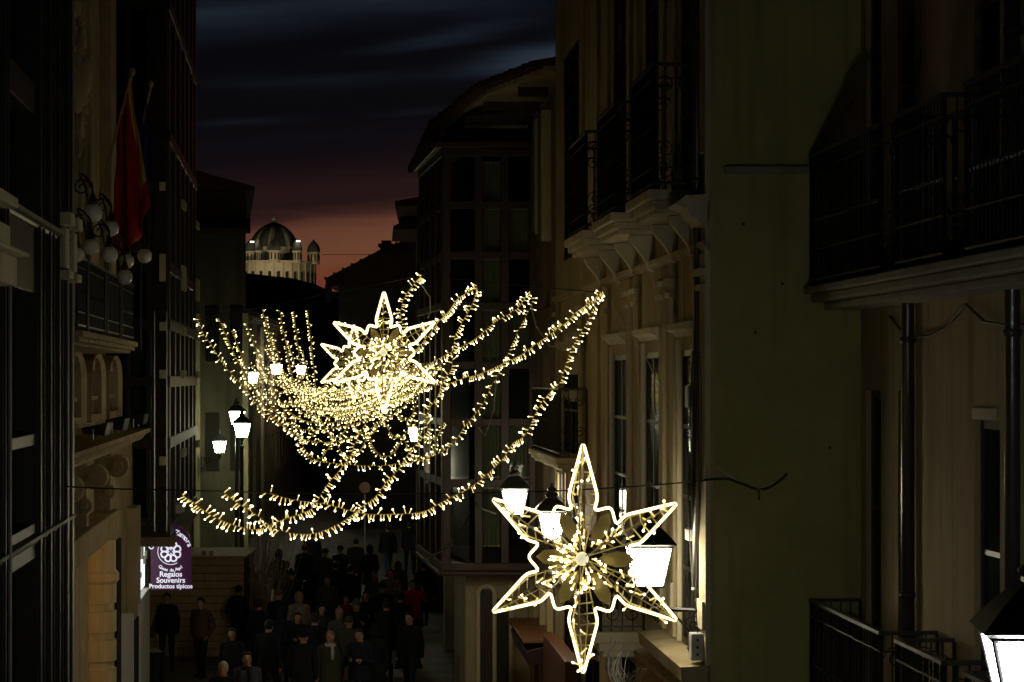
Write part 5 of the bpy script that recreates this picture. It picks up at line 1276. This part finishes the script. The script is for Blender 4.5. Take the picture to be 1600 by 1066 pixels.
def body_mesh(name, stride=0, arms='down', lean=0.0):
    """one continuous body: tapered limbs and a head fused by a voxel remesh; then fingers, eyes and mouth. Faces -Y. Height 1.75."""
    J = {}
    J['pel'] = Vector((0, 0, .96)); J['sp'] = Vector((0, .01, 1.16)); J['ch'] = Vector((0, .0, 1.36)); J['nk'] = Vector((0, .01, 1.50)); J['hd'] = Vector((0, -.02, 1.635))
    segs = []
    def cap(a, b, ra, rb, reg): segs.append((Vector(a), Vector(b), ra, rb, reg))
    cap(J['pel'], J['sp'], .145, .14, 1); cap(J['sp'], J['ch'], .14, .15, 1); cap(J['ch'], (0, .01, 1.44), .15, .10, 1); cap((0, .01, 1.44), J['hd']+Vector((0, .02, -.05)), .062, .056, 0)
    hands = []
    for sx, ph in ((-1, 1), (1, -1)):
        hip = Vector((sx*.095, 0, .93)); st = stride*ph
        knee = hip+Vector((sx*.012, -math.sin(st)*.43-.02, -math.cos(st)*.43)); back = max(0, -st)
        ank = knee+Vector((sx*.005, -math.sin(st)*.40*.6+back*.30+.03, -.41*math.cos(st*.6)+back*.10)); 
        cap(hip, knee, .092, .065, 2); cap(knee, ank, .062, .043, 2); cap(ank+Vector((0, .02, -.03)), ank+Vector((sx*.02, -.16, -.055)), .043, .035, 3)
        sh = Vector((sx*.185, .01, 1.415)); cap((sx*.06, .01, 1.42), sh, .09, .072, 1)
        if arms == 'down': el = sh+Vector((sx*.055, .03+.12*st, -.28)); wr = el+Vector((sx*.01, -.06+.12*st, -.25))
        elif arms == 'phone': el = sh+Vector((sx*.06, .0, -.28)); wr = el+Vector((-sx*.10, -.22, .12)) if sx > 0 else el+Vector((sx*.0, -.05, -.25))
        elif arms == 'up': el = sh+Vector((sx*.16, -.10, -.16)); wr = el+Vector((-sx*.06, -.10, .24))
        elif arms == 'pocket': el = sh+Vector((sx*.10, .07, -.27)); wr = el+Vector((-sx*.09, -.12, -.20))
        else: el = sh+Vector((sx*.07, -.02, -.27)); wr = el+Vector((-sx*.13, -.20, .03))
        cap(sh, el, .066, .052, 1); cap(el, wr, .052, .040, 1)
        d = (wr-el).normalized(); pal = wr+d*.075; cap(wr, pal, .028, .034, 0); hands.append((wr, pal, d, sx))
    m = MB()
    def capsule(a, b, ra, rb):
        d = (b-a); L = d.length; d = d/L; ts = [a-d*ra*.86, a-d*ra*.5, a, a+d*L*.33, a+d*L*.66, b, b+d*rb*.5, b+d*rb*.86]
        rs = [ra*.5, ra*.87, ra, ra*.67+rb*.33, ra*.33+rb*.67, rb, rb*.87, rb*.5]; m.tube(ts, rs, 12)
    for a, b, ra, rb, reg in segs:
        if reg == 1 and abs(a.x) < .01 and abs(b.x) < .01:      # torso is wider than deep
            n0 = len(m.v); capsule(a, b, ra, rb)
            for v in m.v[n0:]: v.x *= 1.22; v.y *= .86
        else: capsule(a, b, ra, rb)
    h = J['hd']
    m.ell(h, (.076, .095, .115), 16, 12); m.ell(h+Vector((0, -.028, -.06)), (.056, .066, .06), 12, 8)      # skull, jaw
    m.ell(h+Vector((0, -.098, -.018)), (.016, .024, .03), 8, 6)                                              # nose
    for sx in (-1, 1): m.ell(h+Vector((sx*.078, .01, -.012)), (.014, .022, .034), 8, 6)                      # ears
    me = bpy.data.meshes.new('b'); me.from_pydata([tuple(v) for v in m.v], [], m.f)
    ob = bpy.data.objects.new('b', me); COL.objects.link(ob)
    rm = ob.modifiers.new('r', 'REMESH'); rm.mode = 'VOXEL'; rm.voxel_size = .017; rm.use_smooth_shade = True
    sm = ob.modifiers.new('s', 'SMOOTH'); sm.iterations = 4; sm.factor = .4
    dg = bpy.context.evaluated_depsgraph_get(); out = bpy.data.meshes.new_from_object(ob.evaluated_get(dg)); bpy.data.objects.remove(ob)
    V = [Vector(v.co) for v in out.vertices]; Fc = [tuple(p.vertices) for p in out.polygons]; reg = []
    allseg = segs+[(h+Vector((0, 0, -.05)), h+Vector((0, 0, .05)), .095, .095, 0)]
    for f in Fc:
        c = sum((V[i] for i in f), Vector())/len(f); best = None
        for a, b, ra, rb, rg in allseg:
            ab = b-a; t = max(0, min(1, (c-a).dot(ab)/ab.dot(ab))); dd = (c-(a+ab*t)).length-(ra+(rb-ra)*t)
            if best is None or dd < best[0]: best = (dd, rg)
        reg.append(best[1])
    x = MB()
    for wr, pal, d, sx in hands:
        inn = Vector((0, -1, 0)); side = d.cross(Vector((sx, 0, 0)))
        if side.length < .2: side = Vector((0, -1, 0))
        side.normalize(); curl = Vector((-sx*.5, -.1, 0))
        for q, (o_, L) in enumerate(((-.024, .062), (-.008, .072), (.008, .068), (.023, .052))):
            b0 = pal+side*o_; b1 = b0+d*L*.55; b2 = b1+(d+curl*.8).normalized()*L*.5
            x.tube([b0, b1, b2], [.0095, .0085, .006], 5)
        b0 = wr+d*.03+side*-.03; x.tube([b0, b0+(d*.6-side*.7+curl*.4).normalized()*.035, b0+(d*.9-side*.5+curl*.5).normalized()*.06], [.011, .009, .006], 5)
    nb = len(V); V += x.v; Fc += [tuple(i+nb for i in f) for f in x.f]; reg += [0]*len(x.f)
    for sx in (-1, 1):
        e = MB(); e.ell(h+Vector((sx*.031, -.088, .006)), (.013, .008, .007), 8, 6); nb = len(V); V += e.v; Fc += [tuple(i+nb for i in f) for f in e.f]; reg += [4]*len(e.f)
    e = MB(); e.ell(h+Vector((0, -.092, -.066)), (.024, .008, .007), 8, 6); nb = len(V); V += e.v; Fc += [tuple(i+nb for i in f) for f in e.f]; reg += [5]*len(e.f)
    me = bpy.data.meshes.new(name); me.from_pydata([tuple(v) for v in V], [], Fc)
    for mt in (SKIN, CL['black'], CL['black'], CL['black'], EYE, LIP): me.materials.append(mt)
    for p, r_ in zip(me.polygons, reg): p.material_index = r_; p.use_smooth = True
    return me
def hair_mesh(kind):
    m = MB(); h = Vector((0, -.02, 1.635))
    if kind == 'hood':
        m.ell(h+Vector((0, .025, .005)), (.108, .115, .15), 16, 12)
        m.v = [v if v.y > -.07 or v.z > 1.73 else Vector((v.x*1.0, -.065, v.z)) for v in m.v]
        m.lathe((0, .02, 1.44), [(.13, 0), (.12, .04), (.08, .08)], 14)
    elif kind == 'cap':
        m.ell(h+Vector((0, .008, .045)), (.092, .108, .085), 16, 10); m.ell(h+Vector((0, -.10, .05)), (.07, .07, .012), 12, 6)
    elif kind == 'beanie':
        m.ell(h+Vector((0, .006, .045)), (.092, .108, .098), 16, 10); m.lathe(h+Vector((0, .006, .02)), [(.096, 0), (.102, .015), (.096, .04)], 16); m.ell(h+Vector((0, .01, .15)), (.03, .03, .03), 8, 6)
    else:
        m.ell(h+Vector((0, .014, .022)), (.087, .102, .108), 18, 14)
        m.v = [v if not (v.y < -.055 and v.z < 1.70) else Vector((v.x*.92, max(v.y, -.055), max(v.z, 1.675))) for v in m.v]
        if kind == 'long':
            m.ell(h+Vector((0, .055, -.09)), (.092, .055, .15), 14, 10)
            for sx in (-1, 1): m.ell(h+Vector((sx*.074, .01, -.09)), (.024, .05, .13), 8, 8)
    return m
def coat_mesh(hem, open_=False):
    """outer coat over the torso, hem height in metres; a loft of oval rings with soft folds"""
    m = MB(); rings = [(1.455, .115, .095), (1.43, .185, .115), (1.36, .205, .138), (1.22, .196, .146), (1.08, .196, .150), (.96, .212, .162)]
    if hem < .95: rings += [(hem+.12*(.95-hem), .222+.10*(.95-hem), .170+.10*(.95-hem)), (hem, .225+.13*(.95-hem), .172+.12*(.95-hem))]
    seg = 28; b = 0
    for k, (z, a, d) in enumerate(rings):
        for q in range(seg):
            an = 2*PI*q/seg-PI/2; fo = 1+.035*math.sin(an*5+z*9)+.02*math.sin(an*9-z*14)
            m.v.append(Vector((a*math.cos(an)*fo, .005+d*math.sin(an)*fo, z)))
    for k in range(len(rings)-1):
        for q in range(seg):
            if open_ and q in (0, seg-1): continue
            q2 = (q+1) % seg; m.f.append((k*seg+q, (k+1)*seg+q, (k+1)*seg+q2, k*seg+q2))
    return m
POSES = {'walk': body_mesh('body', .42, 'down'), 'walk_soft': body_mesh('body', -.24, 'down'), 'stand': body_mesh('body', .03, 'down'), 'phone': body_mesh('body', .05, 'phone'), 'up': body_mesh('body', .06, 'up'), 'pocket': body_mesh('body', -.12, 'pocket'), 'hold': body_mesh('body', .20, 'hold')}
HAIRS, COATS = {}, {}
def mesh_of(m, name, mt):
    me = bpy.data.meshes.new(name); me.from_pydata([tuple(v) for v in m.v], [], m.f); me.materials.append(mt)
    for p in me.polygons: p.use_smooth = True
    return me
def person(x, feet, pose, top, legs, hair, label, ht=1.70, rz=0, hem=.80, open_=False, haircol=None, shoes='black', scarf=None, bag=None, head=None):
    """x = pixel column; feet = pixel row where the feet meet the street (or head = row of the head's top)"""
    Y = H*F/(feet-HY) if head is None else (H-ht)*F/(head-HY)
    o = thing('person', ((x-800)/F*Y, Y, 0), label, 'person', 'people walking in the street')
    o.rotation_euler = (0, 0, R(rz+rnd.uniform(-20, 20))); s = ht/1.76; o.scale = (s, s, s)
    b = bpy.data.objects.new('body', POSES[pose]); COL.objects.link(b); b.parent = o
    for i, mt in ((1, CL[top]), (2, CL[legs]), (3, CL[shoes])): b.material_slots[i].link = 'OBJECT'; b.material_slots[i].material = mt
    if hair not in HAIRS: HAIRS[hair] = mesh_of(hair_mesh(hair), 'hair', DARKHAIR)
    nm = {'hood': 'hood', 'cap': 'cap', 'beanie': 'hat'}.get(hair, 'hair')
    q = bpy.data.objects.new(nm, HAIRS[hair]); COL.objects.link(q); q.parent = o
    if haircol: q.material_slots[0].link = 'OBJECT'; q.material_slots[0].material = haircol if not isinstance(haircol, str) else CL[haircol]
    key = (round(hem, 2), open_)
    if key not in COATS: COATS[key] = mesh_of(coat_mesh(hem, open_), 'coat', CL['black'])
    q = bpy.data.objects.new('coat', COATS[key]); COL.objects.link(q); q.parent = o; q.material_slots[0].link = 'OBJECT'; q.material_slots[0].material = CL[top]
    sd = q.modifiers.new('s', 'SOLIDIFY'); sd.thickness = .012
    if scarf:
        if 'scarf' not in COATS:
            m = MB(); m.tube([Vector((.085*math.cos(a), .0+.085*math.sin(a), 1.475+.012*math.sin(3*a))) for a in [2*PI*k/18 for k in range(18)]], .032, 8, True); m.tube([(.03, -.11, 1.46), (.035, -.155, 1.36), (.03, -.165, 1.2)], [.03, .035, .03], 8); COATS['scarf'] = mesh_of(m, 'scarf', CL['white'])
        q = bpy.data.objects.new('scarf', COATS['scarf']); COL.objects.link(q); q.parent = o; q.material_slots[0].link = 'OBJECT'; q.material_slots[0].material = CL[scarf]
    return o
GREYHAIR = rough_mat('grey_hair', (.28, .27, .25), (.4, .39, .37), 30, .7, .3, 120); FAIR = rough_mat('fair_hair', (.2, .13, .06), (.3, .2, .1), 30, .6, .3, 120)
person(261, 1050, 'stand', 'black', 'black', 'short', 'man in an open black jacket standing under the purple sign', 1.70, 8, .86, True)
person(314, 1060, 'pocket', 'brown', 'black', 'short', 'man in a brown jacket standing in front of the planks', 1.70, -6, .90)
person(373, 1030, 'pocket', 'black', 'black', 'short', 'person in a dark jacket seen from behind near the twigs', 1.66, 170, .9)
person(349, 1250, 'walk', 'black', 'black', 'short', 'grey haired man in dark clothes at the bottom edge', 1.70, 10, .85, False, GREYHAIR, head=1033)
person(385, 1250, 'walk_soft', 'slate', 'black', 'short', 'dark haired man in a slate jacket at the bottom edge', 1.76, 22, .86, False, None, scarf='navy', head=1017)
person(363, 1200, 'walk', 'black', 'black', 'long', 'woman with long dark hair behind the two men at the bottom edge', 1.64, 15, .7, head=981)
person(436, 962, 'pocket', 'black', 'black', 'hood', 'person in a puffy black hooded coat beside the twigs', 1.74, 175, .72, haircol='black')
person(476, 952, 'walk', 'navy', 'black', 'short', 'tall person in navy walking away in the far group', 1.78, 185, .8)
person(508, 958, 'walk_soft', 'olive', 'black', 'cap', 'person in an olive coat and cap in the far group', 1.74, 178, .7, haircol='olive')
person(556, 935, 'stand', 'black', 'black', 'short', 'dark figure far back left of the round shape', 1.72, 180, .75)
person(578, 945, 'pocket', 'black', 'black', 'hood', 'stout hooded figure in black far back in mid street', 1.66, 180, .6, haircol='black')
person(606, 905, 'walk', 'black', 'jeans', 'short', 'far dark walker in front of the pale paving', 1.72, 180, .85)
person(640, 898, 'walk_soft', 'black', 'black', 'short', 'farthest dark walker beside the gallery pier', 1.72, 180, .85)
person(656, 902, 'walk', 'navy', 'black', 'long', 'far walker in navy next to the farthest dark walker', 1.62, 182, .75)
person(511, 1015, 'walk', 'olive', 'black', 'short', 'walker with a pale face in a dark olive coat in mid crowd', 1.72, 6, .75)
person(541, 1032, 'hold', 'darkred', 'black', 'short', 'child in a dark red jacket in mid crowd', 1.45, 0, .85)
person(467, 1046, 'walk_soft', 'beige', 'black', 'hood', 'woman in a beige hooded coat with hood up', 1.66, 14, .62, haircol='beige')
person(435, 1045, 'walk', 'black', 'jeans', 'cap', 'person in black with a flat cap left of the beige coat', 1.72, 190, .8, haircol='stripe')
person(530, 1075, 'hold', 'grey', 'black', 'beanie', 'woman in a pale pink hat and grey coat', 1.62, 0, .7, haircol='pink')
person(502, 1068, 'walk', 'slate', 'black', 'long', 'woman with loose hair left of the pink hat', 1.64, 5, .7)
person(516, 1150, 'walk_soft', 'olive', 'black', 'short', 'woman in a long dark green coat with a white scarf', 1.66, 10, .55, False, FAIR, scarf='white', head=985)
person(474, 1120, 'walk', 'black', 'black', 'cap', 'person in black with back turned left of the white scarf', 1.72, 178, .75, haircol='black', head=985)
person(420, 1130, 'walk', 'black', 'black', 'short', 'broad man in black with back turned behind the bottom men', 1.76, 182, .8, head=968)
person(562, 1140, 'hold', 'navy', 'jeans', 'short', 'person in navy and jeans at the front centre', 1.70, 0, .8, head=982)
person(610, 1002, 'phone', 'stripe', 'black', 'short', 'person in a brown striped coat behind the red jacket', 1.74, 8, .75)
person(645, 1022, 'up', 'red', 'black', 'short', 'person in a bright red jacket with both arms raised', 1.70, 0, .85)
person(604, 1095, 'walk', 'black', 'black', 'short', 'large man in black with back turned at the centre right', 1.82, 176, .8, head=935)
person(640, 1075, 'walk_soft', 'black', 'black', 'short', 'man in an open dark coat walking towards us on the right', 1.74, -8, .66, True, None, head=956)
person(548, 990, 'walk', 'black', 'black', 'short', 'dark walker behind the dark red child', 1.70, 180, .8)
person(585, 1000, 'walk_soft', 'slate', 'black', 'long', 'woman in slate behind the large man in black', 1.64, 0, .7)
person(455, 1000, 'walk', 'navy', 'black', 'beanie', 'walker in navy with a dark woolly hat behind the beige coat', 1.68, 184, .75, haircol='navy')

person(448, 985, 'stand', 'black', 'black', 'short', 'dark figure standing just right of the puffy hooded coat', 1.74, 178, .7)
person(489, 1000, 'walk', 'black', 'black', 'hood', 'hooded dark walker between the beige coat and the pale faced walker', 1.68, 182, .7, haircol='black')
person(400, 1010, 'stand', 'black', 'black', 'cap', 'dark figure with a cap right beside the planter of twigs', 1.72, 186, .8, haircol='black')
person(557, 1065, 'phone', 'black', 'black', 'beanie', 'person in black with a pale phone hand behind the navy and jeans one', 1.7, 4, .75, haircol='grey')
person(585, 1120, 'walk_soft', 'black', 'black', 'hood', 'hooded person in black at the bottom between navy jeans and large man', 1.7, 178, .7, haircol='black', head=978)
person(622, 975, 'stand', 'brown', 'black', 'long', 'woman in brown behind the red jacket', 1.62, 176, .75)

person(465, 1085, 'hold', 'black', 'black', 'long', 'woman in black left of the loose haired woman', 1.64, 6, .65)
person(492, 1100, 'walk', 'black', 'jeans', 'short', 'man in black and jeans with back turned beside the white scarf', 1.76, 184, .85)
person(545, 1100, 'walk_soft', 'olive', 'black', 'cap', 'person in dark olive with a cap right of the white scarf', 1.70, 176, .8, haircol='olive')
person(572, 1040, 'hold', 'black', 'black', 'long', 'woman in black with long hair left of the large man', 1.64, 8, .6)
person(598, 1030, 'stand', 'black', 'black', 'beanie', 'person in black with a woolly hat just behind the large man', 1.72, 180, .8, haircol='navy')
person(626, 1050, 'walk', 'black', 'black', 'short', 'dark figure between the large man and the open dark coat', 1.72, 186, .75)
person(525, 985, 'walk', 'black', 'black', 'short', 'dark walker left of the dark red child', 1.74, 178, .8)
person(440, 1080, 'walk_soft', 'navy', 'black', 'hood', 'hooded walker in navy between the flat cap and the beige coat', 1.68, 186, .65, haircol='navy')
person(405, 1065, 'stand', 'black', 'black', 'short', 'dark figure behind the broad man at the bottom', 1.72, 172, .8)
person(488, 925, 'stand', 'black', 'black', 'short', 'tall dark figure far back between the navy walker and the olive coat', 1.8, 180, .75)
person(532, 950, 'walk', 'black', 'black', 'cap', 'dark capped figure far back beside the olive coat', 1.72, 180, .8, haircol='black')
person(662, 985, 'walk', 'black', 'black', 'short', 'dark walker right of the red jacket by the white pier', 1.72, 178, .8)
def shoulder_bag(x, feet, top, label, head=None, ht=1.7, side=1):
    Y = H*F/(feet-HY) if head is None else (H-ht)*F/(head-HY); X = (x-800)/F*Y; c = Vector((X+side*.30, Y-.03, .88))
    o = thing('shoulder_bag', c, label, 'bag', 'bags carried in the crowd')
    m = MB(); m.hexa([c+Vector(q) for q in ((-.05, -.15, -.13), (.05, -.15, -.13), (.05, .15, -.13), (-.05, .15, -.13), (-.03, -.13, .12), (.03, -.13, .12), (.03, .13, .12), (-.03, .13, .12))]); m.build('pouch', CL[top], o, bevel=.02)
    m = MB(); m.tube([c+Vector((0, -.12, .11)), Vector((X+side*.20, Y-.09, 1.3)), Vector((X+side*.13, Y, 1.485)), Vector((X+side*.20, Y+.12, 1.3)), c+Vector((0, .12, .11))], .012, 5); m.build('strap', CL['black'], o)
shoulder_bag(516, 0, 'brown', 'brown shoulder bag on the woman with the white scarf', 985, 1.66)
shoulder_bag(640, 0, 'grey', 'grey shoulder bag on the man in the open dark coat', 956, 1.74, -1)
shoulder_bag(261, 1050, 'brown', 'dark brown shoulder bag on the man under the purple sign', None, 1.7, -1)
